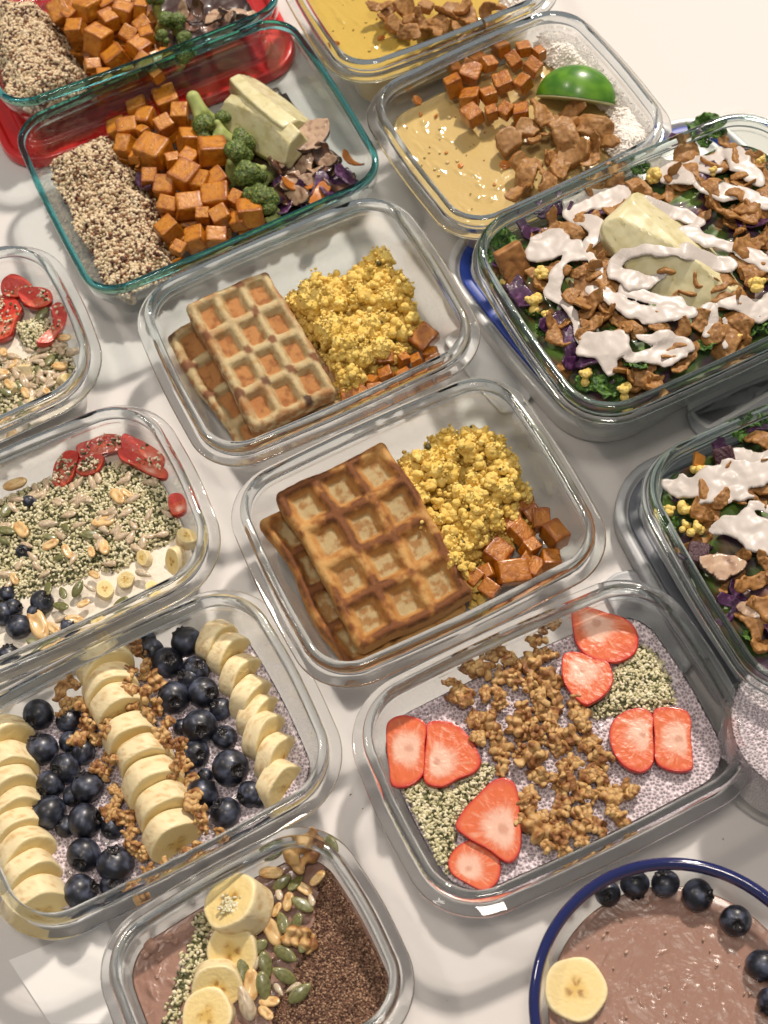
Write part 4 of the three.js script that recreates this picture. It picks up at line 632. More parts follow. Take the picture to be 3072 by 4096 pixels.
const wedgeG = [0, 1].map((s) => solid((x, y, z) => { const w = 12 - 0.003 * x * x + 0.05 * x, h = 10 - 0.0025 * x * x; return Math.max(boxd(x, y, z, 37, h, w, 1.4), (y * 0.8 + z * (s ? 0.6 : -0.6)) - 5.6, (y * 0.5 - x * 0.86) - 28) + 0.7 * fbm(x * 0.1 + s, y * 0.15, z * 0.15, 3); }, [-39, -12, -14], [39, 12, 14], 0.9, wedgeCol));
tag(put(mesh('vegetable_wedge', wedgeG[0], M.wet), 'B', 54, 41, -27, eq(-0.1, -1.42, 0.22)), 'pale yellow vegetable wedge lying nearest the glass in the whole teal-rimmed dish', 'vegetable wedge');
tag(put(mesh('vegetable_wedge', wedgeG[1], M.wet), 'B', 42, 39, -14, eq(0.3, -1.2, 0.24)), 'pale yellow vegetable wedge between the other wedge and the broccoli', 'vegetable wedge');
{
  const l = D.mushB.slice(1).concat([...Array(14)].map(() => [rr(36, 72), rr(6, 44), rr(8, 12)])).filter(([u, v]) => insideDish('B', u, 36, v) > 6).map(([u, v, s]) => put(mesh('mushroom_slice', pick(mushProto), M.wet), 'B', u, 37 + rr(-5, 5), v, eq(rr(-0.8, 0.8), rr(0, 6.28), rr(-0.8, 0.8)), s / 9.5));
  single(l, 'small brown mushroom slice', 'in the whole teal-rimmed dish', 'small mushroom slices in the whole teal-rimmed dish', 'mushroom');
  const [u, v, s] = D.mushB[0];
  tag(put(mesh('mushroom_slice', mushBig, M.wet), 'B', u, 46, v, eq(0.25, 0.2, 0.1), s / 24), 'broad dark-edged mushroom slice on top of the pile', 'mushroom');
  const m = D.mushA.map(([u, v, s]) => put(mesh('mushroom_slice', pick(mushProto), M.wet), 'A', u, 54 + rr(-4, 4), v, eq(rr(-0.8, 0.8), rr(0, 6.28), rr(-0.8, 0.8)), s / 11));
  single(m, 'brown mushroom slice', 'in the cut-off teal-rimmed dish', 'mushroom slices in the cut-off teal-rimmed dish', 'mushroom');
}
strips('cabB', 'B', cabProto, 35, 'cabbage_shred', M.wet, 'purple cabbage shred', 'in the whole teal-rimmed dish', 'cabbage in the whole teal-rimmed dish', 'cabbage', 14);
const chunkM = (r, g, b) => pm({ color: lin(r, g, b), bumpMap: soft, bumpScale: 0.0006, roughness: 0.4, clearcoat: 0.4 });
const extra = (key, k, y, name, geo, m, label, cat, s) => D[key].forEach(([u, v, z], i) => tag(put(mesh(name, geo[i % geo.length], m), k, u, y(u, v), v, eq(rr(-0.6, 0.6), rr(0, 6.28), rr(-0.6, 0.6)), z / s), label[i], cat));
extra('pepB', 'B', () => 40, 'pepper_strip', [cabProto[0], cabProto[2]], chunkM(0.45, 0.14, 0.012), ['curled orange pepper strip below the mushrooms', 'orange pepper strip beside the purple cabbage near the glass', 'orange pepper strip at the outer end of the mushrooms'], 'pepper', 16);
{  // what carries the pieces at that end
  const t = tag(put(mesh('roast_vegetables', heap('B', [[20, -55], [76, -55], [78, 50], [20, 50]], (u, v) => 22 + 8 * ss(-60, 20, v) + 4 * fbm(u * 0.1, v * 0.1, 3), 2.5, (u, y, v) => mix3([0.05, 0.022, 0.02], [0.06, 0.07, 0.015], ss(-0.1, 0.2, fbm(u * 0.06, v * 0.06, 5)))), M.wet), 'B', 0, 0, 0), 'dark mixed roast vegetables under the mushrooms', 'vegetables', null, 'stuff');
  tag(put(mesh('roast_vegetables', heap('A', [[-30, -50], [80, -50], [80, 60], [-30, 60]], (u, v) => 40 + 6 * fbm(u * 0.1, v * 0.1, 3), 2.5, (u) => (u < 20 ? [0.22, 0.075, 0.01] : [0.05, 0.022, 0.02])), M.wet), 'A', 0, 0, 0), 'dark roast vegetables under the tofu in the cut-off teal-rimmed dish', 'vegetables', null, 'stuff');
}

// ---------------------------------------------------------------- curry dishes
const ripple = (a) => (u, v) => a * 0.8 * fbm(u * 0.035, v * 0.035, 2, 2) + a * 7 * Math.max(0, fbm(u * 0.2, v * 0.2, 8, 2) - 0.2) * ss(0.0, 0.25, fbm(u * 0.03, v * 0.03, 12, 2));
filling('curry', 'D', 47, ripple(1.1), M.curry, 60, 'smooth yellow curry around the lime and tofu', 'curry');
filling('curry', 'C', 49, ripple(0.9), pm({ color: lin(0.58, 0.40, 0.085), bumpMap: soft, bumpScale: 0.0003, roughness: 0.12, clearcoat: 0.6, clearcoatRoughness: 0.03 }), 60, 'deeper yellow curry in the dish without a lime', 'curry');
cubes('tofuD', 'D', 57, 1, M.tofuDark, 'dark glazed tofu cube', 'on the curry with the lime', 'tofu cubes on the curry');
strips('soyD', 'D', stripProto.concat(soyProto), 57, 'soy_curl', M.matte, 'brown soy curl', 'on the curry with the lime', 'soy curls on the curry with the lime', 'soy curl', 15, 0.7);
strips('soyC', 'C', stripProto.concat(soyProto), 58, 'soy_curl', M.matte, 'brown soy curl', 'on the curry without a lime', 'soy curls on the curry without a lime', 'soy curl', 12.5, 0.8);
const carrotM = pm({ color: lin(0.62, 0.21, 0.035), roughness: 0.3, clearcoat: 0.5 });
for (const k of ['D', 'C']) single(D['carrot' + k].map(([u, v, s]) => put(mesh('carrot_bit', lumpG(), carrotM), k, u, k === 'D' ? 47.5 : 49.5, v, RNG(), s / 2.4)), 'orange carrot bit', k === 'D' ? 'floating in the curry with the lime' : 'floating in the curry without a lime', k === 'D' ? 'carrot bits in the curry with the lime' : 'carrot bits in the curry without a lime', 'carrot');
function lumpG() { return mm(lump(1, 0.5, 1.3, rr(0, 50), 8, 0.5)); }
function rice(k, poly, base, top, n, label) {
  const t = group('rice'); put(t, k, 0, 0, 0); tag(t, label, 'rice');
  const h = (u, v) => base + (top - base) * ss(-2, 10, inPoly(poly, u, v)) + 1.6 * fbm(u * 0.12, v * 0.12, 4, 3);
  mesh('rice_bed', heap(k, grow(poly, 1), (u, v) => h(u, v) + 0.1, 1.5, () => [0.86, 0.81, 0.75]), M.matte, t);
  const [a, b, c, d] = bounds(poly);
  grains('grain', k, riceG, n, () => { const u = rr(a, b), v = rr(c, d), y = h(u, v) + rr(-0.5, 0.35); return inPoly(poly, u, v) < 0 || insideDish(k, u, y, v) < 1 ? null : [u, y, v, rr(0.68, 0.9), mix3([0.82, 0.765, 0.70], [0.92, 0.87, 0.81], R()), eq(rr(-0.22, 0.22), rr(0, 6.28), rr(-0.22, 0.22))]; }, null, null, t);
}
rice('D', grow(D.rice, 13), 48, 57, 16000, 'white rice beside the lime wedge');
rice('C', D.riceC, 48, 55, 500, 'white rice at the far end of the curry without a lime');
{  // the lime wedge: rind and cut flesh
  const t = group('lime_wedge'), [u, v] = D.lime[0];
  put(t, 'D', u + 1, 53, v + 3, eq(-0.9, -0.85, 0.1)); tag(t, 'green lime wedge resting on the rice and brown curls', 'lime');
  const rind = bend(mergeVertices(bare(new THREE.SphereGeometry(1, 48, 32, 0, Math.PI * 2, 0, Math.PI / 2)), 1e-5), (x, y, z) => [x * 23 * (1 - 0.08 * z * z), y * 19, z * 15 * (1 - 0.25 * x * x)]);
  mesh('rind', mm(paint(rind, (x, y, z) => mix3([0.045, 0.17, 0.006], [0.13, 0.31, 0.018], ss(-0.3, 0.4, fbm(x * 0.12, y * 0.12, z * 0.12, 3)))).scale(1, 1, 1)), pm({ vertexColors: true, bumpMap: soft, bumpScale: 0.0008, roughness: 0.36, clearcoat: 0.4, clearcoatRoughness: 0.2 }), t);
  const flesh = bend(mergeVertices(bare(new THREE.CylinderGeometry(1, 0.98, 1, 48, 2)), 1e-5), (x, y, z) => [x * 22.7 * (1 - 0.08 * z * z), y * 1.4 - 0.7, z * 14.7 * (1 - 0.25 * x * x)]);
  mesh('flesh', mm(paint(flesh, (x, y, z) => mix3([0.38, 0.46, 0.11], [0.62, 0.65, 0.34], ss(0.82, 0.95, Math.hypot(x / 22.7, z / 14.7))))), M.wet, t);
}

// ---------------------------------------------------------------- waffles and scrambled tofu
function waffle(W, L, th, nu, nv, s, style) {
  const pu = (W - 5) / nu, pv = (L - 5) / nv, hw = style ? 0.42 : 0.43, smax = (a, b, k) => -smin(-a, -b, k);
  const cellAt = (x, z) => { const i = clamp(Math.round(x / pu - (nu % 2 ? 0 : 0.5)) + (nu % 2 ? 0 : 0.5), -(nu - 1) / 2, (nu - 1) / 2), j = clamp(Math.round(z / pv - (nv % 2 ? 0 : 0.5)) + (nv % 2 ? 0 : 0.5), -(nv - 1) / 2, (nv - 1) / 2); return [x - i * pu, z - j * pv, i, j]; };
  const sag = (x, z) => 2.6 * fbm(x * 0.024 + s, z * 0.022, s, 2);
  const f = (x, y, z) => {
    const wx = x + 4.2 * fbm(z * 0.035 + s, s * 3, 0.5, 2) + 0.5 * fbm(x * 0.2, y * 0.2, z * 0.2 + s, 2), wz = z + 4 * fbm(x * 0.035 + s, 4.4, s, 2), yy = y - sag(x, z);
    const [a, b] = cellAt(wx, wz), slope = (Math.abs(yy) < th ? (th / 2 - Math.abs(yy)) : 0) * (style ? 0.6 : 0.78);
    const pit = boxd(a, 0, b, pu * hw - slope, 99, pv * hw - slope, 1.6);
    const depth = 1.5 - Math.abs(yy);                     // a web is left in the middle
    return smax(boxd(wx, yy, wz, W / 2, th / 2, L / 2, 3.2), -smax(pit, depth, 0.8), 1.3) * 0.85 + 0.3 * fbm(x * 0.35, y * 0.35, z * 0.35 + s, 3) + 0.16 * fbm(x * 1.2, y * 1.2, z * 1.2 + s, 1);
  };
  return solid(f, [-W / 2 - 4, -th / 2 - 3, -L / 2 - 4], [W / 2 + 4, th / 2 + 3, L / 2 + 4], 0.72, (x, y, z, ny) => {
    const yy = Math.abs(y - sag(x, z)), [a, b, i, j] = cellAt(x, z), ea = Math.abs(a) / pu, eb = Math.abs(b) / pv, top = ss(th / 2 - 3.4, th / 2 - 0.8, yy), n = fbm(x * 0.06 + s * 2, y * 0.06, z * 0.06, 3), m = fbm(x * 0.22 + s, y * 0.22, z * 0.22, 4);
    const floor_ = ss(3.4, 2, yy) * ss(0.5, 0.9, Math.abs(ny)), cross = ss(0.36, 0.5, ea) * ss(0.36, 0.5, eb);
    if (style) {           // pale, with dark spots where the ridges cross
      let c = mix3([0.52, 0.41, 0.22], [0.44, 0.29, 0.12], ss(-0.1, 0.5, m));
      c = mix3(c, mix3([0.42, 0.18, 0.05], [0.26, 0.09, 0.02], ss(-0.1, 0.3, m)), floor_ * 0.95);
      c = mix3(c, [0.34, 0.12, 0.03], ss(0.15, 0.45, fbm(x * 0.04, 3 + s, z * 0.04, 2)) * 0.5);
      c = mix3(c, [0.42, 0.21, 0.06], (1 - top) * (1 - floor_) * ss(-0.2, 0.3, m) * 0.6);
      const hash = (p, r) => { const t = Math.sin(p * 12.9898 + r * 78.233 + s * 3.7) * 43758.5453; return t - Math.floor(t); }, ci = Math.round(x / pu + (nu % 2 ? 0.5 : 0)), cj = Math.round(z / pv + (nv % 2 ? 0.5 : 0)), hx = hash(ci, cj);
      c = mix3(c, [0.30, 0.11, 0.028], ss(0.42, 0.5, Math.max(Math.abs(x) / W, Math.abs(z) / L)) * ss(-0.25, 0.2, m) * 0.8);
      return mix3(c, mix3([0.17, 0.055, 0.02], [0.04, 0.016, 0.010], ss(0.75, 0.95, hash(ci + 5, cj))), ss(0.30, 0.42, ea + 0.12 * m) * ss(0.30, 0.42, eb + 0.12 * m) * top * (hx > 0.28 ? 0.92 : 0.1));
    }
    const brown = ss(-0.28, 0.3, n + 0.35 * m);
    let c = mix3([0.50, 0.28, 0.09], [0.33, 0.125, 0.022], ss(-0.34, 0.0, n + 0.4 * m) * (0.45 + 0.55 * top));
    c = mix3(c, [0.095, 0.031, 0.010], top * ss(-0.08, 0.1, n + 0.12 * cross + 0.3 * m) * 0.92);
    c = mix3(c, [0.44, 0.20, 0.05], ss(0.9, 0.5, Math.abs(ny)) * (1 - floor_) * ss(-0.3, 0.2, m) * 0.7);
    c = mix3(c, [0.20, 0.065, 0.014], ss(0.8, 0.97, Math.abs(ny)) * top * ss(-0.25, 0.15, n + 0.5 * m) * 0.75);
    return mix3(c, mix3([0.42, 0.32, 0.16], [0.30, 0.15, 0.045], ss(-0.1, 0.25, m)), floor_ * 0.95);
  });
}
const waf = (g, k, u, y, v, q, label, grp) => tag(put(mesh('waffle', g, M.dry), k, u, y, v, q), label, 'waffle', grp);
waf(waffle(63, 94, 13, 3, 4, 1, 0), 'H', -21, 40.5, -6, eq(0.11, 0.03, 0.02), 'deep-pitted dark-browned waffle on top, in the middle dish');
waf(waffle(68, 93, 10, 3, 4, 5, 0), 'H', -30, 28.5, -4.5, eq(0.12, 0.06, -0.02), 'browned waffle underneath the deep-pitted one');
waf(waffle(50, 86, 11.5, 3, 4, 3, 1), 'G', -25.5, 39.5, -8.5, eq(0.12, 0.06, -0.05), 'pale waffle with dark spots on its ridges, on top');
waf(waffle(66, 91, 9, 3, 4, 8, 1), 'G', -30, 28, -5.5, eq(0.14, 0.12, 0.03), 'waffle underneath the pale dark-spotted one');
function scramble(k, poly, peak, s, chunks, label) {
  const [a, b, c, d] = bounds(poly), dome = (u, v) => 20 + (peak - 20) * ss(0, 14, inPoly(poly, u, v)) * (0.85 + 0.5 * fbm(u * 0.05, v * 0.05, s, 2)), q = [];
  while (q.length < 70) { const u = rr(a, b), v = rr(c, d), t = inPoly(poly, u, v); if (t > 2.2) q.push([u, Math.max(dome(u, v) - rr(-2, 7), 22), v, Math.min(rr(1.8, 6.4), t + 1.4)]); }
  const f = (x, y, z) => {
    let e = (y - dome(x, z) + 6) * 0.7;
    if (e > 12) return e;
    e = Math.max(e, -inPoly(poly, x, z) + 1.5);
    for (const [u, h, v, r] of q) { const dx = x - u, dy = y - h, dz = z - v, t = dx * dx + dy * dy + dz * dz; if (t < (r + 3) * (r + 3)) e = smin(e, Math.sqrt(t) - r, 0.45); }
    for (const [u, h, v, r, w] of chunks) { const cx = Math.cos(w), sx = Math.sin(w), X = (x - u) * cx + (z - v) * sx, Z = -(x - u) * sx + (z - v) * cx; e = smin(e, boxd(X, y - h + 0.25 * Z, Z, r, r * 0.8, r, 2), 0.5); }
    e = Math.max(e, 2.2 - insideDish(k, x, Math.max(y, 21), z));
    return e + 1.7 * fbm(x * 0.26 + s, y * 0.26, z * 0.26, 2) + 0.75 * fbm(x * 0.8 + s, y * 0.8, z * 0.8, 2);
  };
  const t = group('scrambled_tofu'); put(t, k, 0, 0, 0); tag(t, label, 'scrambled tofu');
  const g = solid(f, [a - 4, 19, c - 4], [b + 4, peak + 14, d + 4], 0.66, (x, y, z, ny) => { const n = fbm(x * 0.1 + s, y * 0.1, z * 0.1, 3), m = fbm(x * 0.5, y * 0.5, z * 0.5 + s, 3); return mix3(mix3([0.82, 0.62, 0.18], [0.69, 0.47, 0.085], ss(-0.2, 0.4, n + 0.5 * m)), [0.42, 0.27, 0.04], ss(0.3, 0.6, m) * 0.5); });
  mesh('bed', g, M.dry, t);
  const p = g.attributes.position, nn = g.attributes.normal, cg = mm(lump(1, 0.7, 1.6, s, 2));
  for (let j = 0; j < 3; j++) grains('curd', k, eggProto[j], 150, () => { const u = rr(a, b), v = rr(c, d), e = inPoly(poly, u, v); return e < 1.2 || insideDish(k, u, 26, v) < 4 ? null : [u, Math.max(dome(u, v) - rr(0, 4.5), 22), v, Math.min(rr(0.28, 0.85), 0.25 + e * 0.12), mix3([1, 1, 1], [0.88, 0.82, 0.7], R())]; }, null, null, t, M.dry);
  grains('crumb', k, cg, 2600, () => { const i = Math.floor(R() * p.count); if (nn.getY(i) < 0.15) return null; return [p.getX(i) * 1000, p.getY(i) * 1000 + rr(0, 3.5), p.getZ(i) * 1000, rr(0.3, 0.9) * (R() < 0.12 ? 1.9 : 1), R() < 0.02 ? [0.07, 0.06, 0.02] : mix3([0.84, 0.65, 0.22], [0.68, 0.46, 0.08], R())]; }, null, null, t);
}
scramble('H', grow(D.scrH, 9), 47, 2, [], 'heap of yellow scrambled tofu beside the deep-pitted waffle');
scramble('G', grow(D.scrG, 2), 42, 6, D.chunkG.map(([u, v, s], i) => [u, 38, v, s / 2.3, i * 0.7 + 0.2]), 'heap of yellow scrambled tofu with larger lumps beside the dark-spotted waffle');
cubes('tofuH', 'H', 29, 1, M.tofuDark, 'dark brown tofu cube', 'beside the deep-pitted waffle', 'tofu cubes in the middle dish');
cubes('tofuG', 'G', 28, 1, M.tofuDark, 'dark sticky tofu cube', 'beside the dark-spotted waffle', 'tofu cubes in the dark-spotted waffle dish');

// ---------------------------------------------------------------- salads
const dk = (k, a, b) => (u, v) => a + (b - a) * ss(2, 28, insideDish(k, u, 66, v)) + 1.5 * fbm(u * 0.06, v * 0.06, 9, 2);
const hE = dk('E', 68, 75), hF = dk('F', 66, 73);
function saladBed(k, h, label) {
  const B = BOX[k], m = pm({ vertexColors: true, roughness: 0.5, clearcoat: 0.4 });
  const o = filling('salad_leaves', k, 64, (u, v) => h(u, v) - 67 + 3.4 * fbm(u * 0.14, v * 0.14, 6, 3), m, 40, label, 'salad');
  paint(o.geometry, (x, y, z) => { const n = fbm(x * 55, y * 55, z * 55, 4), q = fbm(x * 90 + 4, y * 90, z * 90, 2); let c = mix3([0.04, 0.085, 0.015], [0.07, 0.022, 0.06], ss(-0.05, 0.12, n)); c = mix3(c, [0.14, 0.26, 0.04], ss(0.05, 0.35, q)); return mix3(c, [0.20, 0.085, 0.025], ss(0.1, 0.3, fbm(x * 120, y * 120, z * 120 + 7, 2))); });
}
saladBed('E', hE, 'dark salad leaves and cabbage under the drizzled brown strips');
saladBed('F', hF, 'dark salad leaves under the dressing in the grey-ringed dish');
const fillers = (k, n, u1, h, y) => { const l = []; for (let i = 0; i < n; i++) { const u = rr(-80, u1), v = rr(-56, 56); if (insideDish(k, u, y, v) < 7) continue; l.push(put(mesh('soy_curl', pick(stripProto), M.matte), k, u, h(u, v) + rr(-1, 2), v, eq(rr(-0.5, 0.5), rr(0, 6.28), rr(-0.5, 0.5)), rr(0.75, 1.25))); } return l; };
const soyE = strips('soyE', 'E', stripProto, (u, v) => hE(u, v) + 2, 'soy_curl', M.matte, 'brown soy curl', 'in the large dressed salad', 'soy curls in the large salad', 'soy curl', 12.5, 0.45, 2, fillers('E', 80, 80, hE, 68));
soyE[0].geometry = soyBlock; soyE[0].quaternion.copy(FQ.E).multiply(eq(0.9, 0.15, 0.1)); soyE[0].scale.setScalar(1.1); soyE[0].userData.label = 'flat rectangular brown piece standing against the glass of the large salad';
strips('soyF', 'F', stripProto, (u, v) => hF(u, v) + 2, 'soy_curl', M.matte, 'brown soy curl', 'in the grey-ringed salad', 'soy curls in the edge salad', 'soy curl', 12.5, 0.45, 2, fillers('F', 34, 10, hF, 66));
strips('cabE', 'E', cabProto, (u, v) => hE(u, v) + 1.2, 'cabbage_shred', M.wet, 'purple cabbage shred', 'in the large dressed salad', 'cabbage in the large salad', 'cabbage', 12, 0.4);
strips('cabF', 'F', cabProto, (u, v) => hF(u, v) + 1.2, 'cabbage_shred', M.wet, 'dark purple shred', 'in the grey-ringed salad', 'cabbage in the edge salad', 'cabbage', 14, 0.4);
strips('leafE', 'E', leafProto, (u, v) => hE(u, v) + 1.5, 'lettuce_leaf', M.matte, 'ruffled green leaf', 'in the large dressed salad', 'leaves in the large salad', 'lettuce leaf', 18, 0.6);
strips('leafF', 'F', leafProto, (u, v) => hF(u, v) + 1, 'lettuce_leaf', M.matte, 'ruffled green leaf', 'in the grey-ringed salad', 'leaves in the edge salad', 'lettuce leaf', 18, 0.6);
strips('eggE', 'E', eggProto, (u, v) => hE(u, v) + 3, 'tofu_crumble', M.matte, 'yellow tofu crumble', 'in the large dressed salad', 'tofu crumbles in the large salad', 'tofu crumble', 15, 0.5);
strips('eggF', 'F', eggProto, (u, v) => hF(u, v) + 3, 'tofu_crumble', M.matte, 'yellow tofu crumble', 'in the grey-ringed salad', 'tofu crumbles in the edge salad', 'tofu crumble', 13, 0.5);
strips('mushF', 'F', mushProto.slice(0, 3), (u, v) => hF(u, v) + 3, 'mushroom_slice', M.wet, 'pale mushroom slice', 'in the grey-ringed salad', 'mushrooms in the edge salad', 'mushroom', 12, 0.3, 2);
extra('beetF', 'F', (u, v) => hF(u, v) + 3, 'beet_chunk', tofuProto.slice(0, 2), chunkM(0.05, 0.008, 0.018), ['dark beet chunk under the narrow dressing streak', 'dark beet chunk beside the pale mushroom slice'], 'beet', 1.1);
extra('pepF', 'F', (u, v) => hF(u, v) + 3, 'pepper_strip', cabProto, chunkM(0.5, 0.03, 0.012), ['red pepper strip near the lower corner of the edge salad'], 'pepper', 18);
extra('carF', 'F', (u, v) => hF(u, v) + 2, 'carrot_piece', [soyBlock], chunkM(0.55, 0.2, 0.02), ['orange carrot piece beside the dark beet in the edge salad'], 'carrot', 20);
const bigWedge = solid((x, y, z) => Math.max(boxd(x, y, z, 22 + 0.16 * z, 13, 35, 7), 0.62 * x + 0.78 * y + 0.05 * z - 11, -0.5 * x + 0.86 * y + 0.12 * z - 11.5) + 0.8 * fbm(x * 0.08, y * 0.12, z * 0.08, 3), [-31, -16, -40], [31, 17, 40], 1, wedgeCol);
const WQ = eq(0.14, 0.32, 0.05);
tag(put(mesh('vegetable_wedge', bigWedge, M.wet), 'E', -2, 74.5, -3, WQ, 1.08), 'large pale yellow-green vegetable wedge under the dressing in the large salad', 'vegetable wedge');
function drizzle(k, keys, label, lift, flat = 0.6) {
  const seg = [];
  for (const key of keys) { const p = D[key]; for (let i = 0; i + 1 < p.length; i++) { const n = Math.max(2, Math.ceil(Math.hypot(p[i + 1][0] - p[i][0], p[i + 1][1] - p[i][1]) / 2)); for (let j = 0; j < n; j++) { const A = (t) => { const u = mix(p[i][0], p[i + 1][0], t), v = mix(p[i][1], p[i + 1][1], t); return [u, lift(u, v, key), v]; }, w = (t) => { const q = mix(p[i][2], p[i + 1][2], t); return (q * 0.6 + q * q * 0.085) * (k === 'F' ? 0.66 : 1.05); }; seg.push([A(j / n), A((j + 1) / n), w(j / n), w((j + 1) / n)]); } } }
  const lo = [1e9, 1e9, 1e9], hi = [-1e9, -1e9, -1e9];
  for (const [a, b, r, q] of seg) for (const c of [a, b]) for (let i = 0; i < 3; i++) { const m = Math.max(r, q) * 1.25 + 2; lo[i] = Math.min(lo[i], c[i] - m); hi[i] = Math.max(hi[i], c[i] + m); }
  const rough = flat > 0.6, s = rr(0, 90), f = (x, y, z) => {
    let d = 99, ys = 0, ws = 0, rs = 0;
    const k = 1 + (rough ? 1.3 : 0.75) * fbm(x * 0.13 + s, 3, z * 0.13, 2);
    for (const [a, b, ra, rb] of seg) {
      const hx = clamp(((x - a[0]) * (b[0] - a[0]) + (z - a[2]) * (b[2] - a[2])) / ((b[0] - a[0]) ** 2 + (b[2] - a[2]) ** 2 + 1e-9)), r = mix(ra, rb, hx) * k, e = Math.hypot(x - mix(a[0], b[0], hx), z - mix(a[2], b[2], hx)) - r;
      if (e > 9) continue;
      const w = Math.exp(-Math.max(e, -2) * 0.8); ws += w; ys += w * mix(a[1], b[1], hx); rs += w * r; d = smin(d, e, 2.5);
    }
    if (!ws) return 5;
    const r = rs / ws, t = Math.min(0.7 + 0.18 * r, 1.5), e = Math.max(d + t, 0), yy = y - ys / ws - 0.1 * r - 0.5 * fbm(x * 0.12 + s, 7, z * 0.12, 2);
    return Math.hypot(e, yy / flat) - t;
  };
  return tag(put(mesh('dressing_drizzle', solid(f, lo, hi, 0.75), M.cream), k, 0, 0, 0), label, 'dressing');
}
const onE = (u, v) => hE(u, v) + 3.6, high = { drE9: 97, drE10: 90, drE11: 99, drE12: 95 };
const onW = (u, v, key) => { const p = new THREE.Vector3(u + 2, 0, v + 3).divideScalar(1.08).applyQuaternion(WQ.clone().invert()); const x = p.x, z = p.z; if (Math.abs(x) > 23 + 0.16 * z || Math.abs(z) > 35) return onE(u, v) + 1; const y = Math.min(13, (11 - 0.62 * x - 0.05 * z) / 0.78, (11.5 + 0.5 * x - 0.12 * z) / 0.86); return Math.max(onE(u, v), new THREE.Vector3(x, y, z).applyQuaternion(WQ).y * 1.08 + 74.5 + 0.4); };
drizzle('E', ['drE0', 'drE1'], 'white dressing patch near the far rim corner of the large salad', onE);
drizzle('E', ['drE2', 'drE3', 'drE4'], 'branching white dressing over the rectangular brown piece and yellow crumble', onE);
drizzle('E', ['drE5', 'drE6'], 'long white dressing streak just below the large wedge', onE);
drizzle('E', ['drE7', 'drE8'], 'two white dressing pools nearest the front rim of the large salad', onE);
drizzle('E', ['drE9', 'drE10'], 'thick white dressing band across the large wedge', onW);
drizzle('E', ['drE11', 'drE12'], 'white dressing streaks on the upper half of the large wedge', onW);
drizzle('E', ['drE13', 'drE14', 'drE15'], 'white dressing patches at the far end of the large salad by the green leaf', onE);
drizzle('E', ['drE16'], 'white dressing streak beyond the large wedge, nearer its far end', onE);
drizzle('E', ['drE17'], 'short white dressing streak at the photo edge beside the large wedge', onE);
drizzle('E', ['drE18', 'drE19', 'drE20'], 'white dressing drips at the near end of the large wedge', onE);
const onF = (u, v) => hF(u, v) + 3.8;
drizzle('F', ['drF0', 'drF4'], 'upper broad white dressing pool in the grey-ringed salad', onF, 0.62);
drizzle('F', ['drF1'], 'narrow white dressing streak over the dark beet in the edge salad', onF, 0.62);
drizzle('F', ['drF2', 'drF3'], 'lower broad white dressing pool beside the pale mushroom', onF, 0.62);

// ---------------------------------------------------------------- yoghurt and seed dishes
const hempCol = () => { const t = R(); return t < 0.62 ? mix3([0.64, 0.575, 0.36], [0.80, 0.74, 0.54], R()) : mix3([0.48, 0.45, 0.25], [0.58, 0.53, 0.32], R()); };
const shellCol = () => mix3([0.05, 0.06, 0.022], [0.14, 0.15, 0.06], R());
function seedPatch(k, poly, base, thick, n, label, s = 1) {
  const t = group('hemp_seeds'); put(t, k, 0, 0, 0); tag(t, label, 'hemp seeds');
  const h = (u, v) => base + thick * ss(-1, 5, inPoly(poly, u, v)) + 0.8 * fbm(u * 0.2, v * 0.2, 5, 2), [a, b, c, d] = bounds(poly);
  mesh('seed_bed', heap(k, grow(poly, -0.6), (u, v) => h(u, v) - 1, 1.6, (u, y, v) => mix3([0.13, 0.13, 0.06], [0.30, 0.28, 0.14], ss(-0.2, 0.3, fbm(u * 0.6, v * 0.6, 1)))), M.dry, t);
  const at = (r) => () => { const u = rr(a - 1, b + 1), v = rr(c - 1, d + 1), e = inPoly(poly, u, v), y = h(u, v) + rr(-0.6, 0.7); return e < -1.2 + R() * 1.4 || insideDish(k, u, y, v) < 1 ? null : [u, y, v, r() * s]; };
  const seedAt = at(() => rr(0.85, 1.15)), shellAt = at(() => rr(0.8, 1.3));
  grains('seed', k, hempG, n, () => { const r = seedAt(); if (r) r.push(hempCol()); return r; }, null, null, t);
  grains('hull', k, shellG, Math.round(n * 0.5), () => { const r = shellAt(); if (r) r.push(shellCol()); return r; }, null, null, t);
}
function seeds(key, k, y, proto, name, m, noun, where, grp, cat) {
  const list = D[key].map(([u, v, s, a], i) => put(mesh(name, Array.isArray(proto) ? proto[i % proto.length] : proto, m), k, u, y + rr(0, 1), v, eq(rr(-0.35, 0.35), (a * Math.PI) / 180 + 3.1416 * (R() < 0.5), rr(-0.35, 0.35)), Math.max(s, 6) * (cat === 'nut' ? 1.2 : 1.1)));
  single(list, noun, where, grp, cat);
}
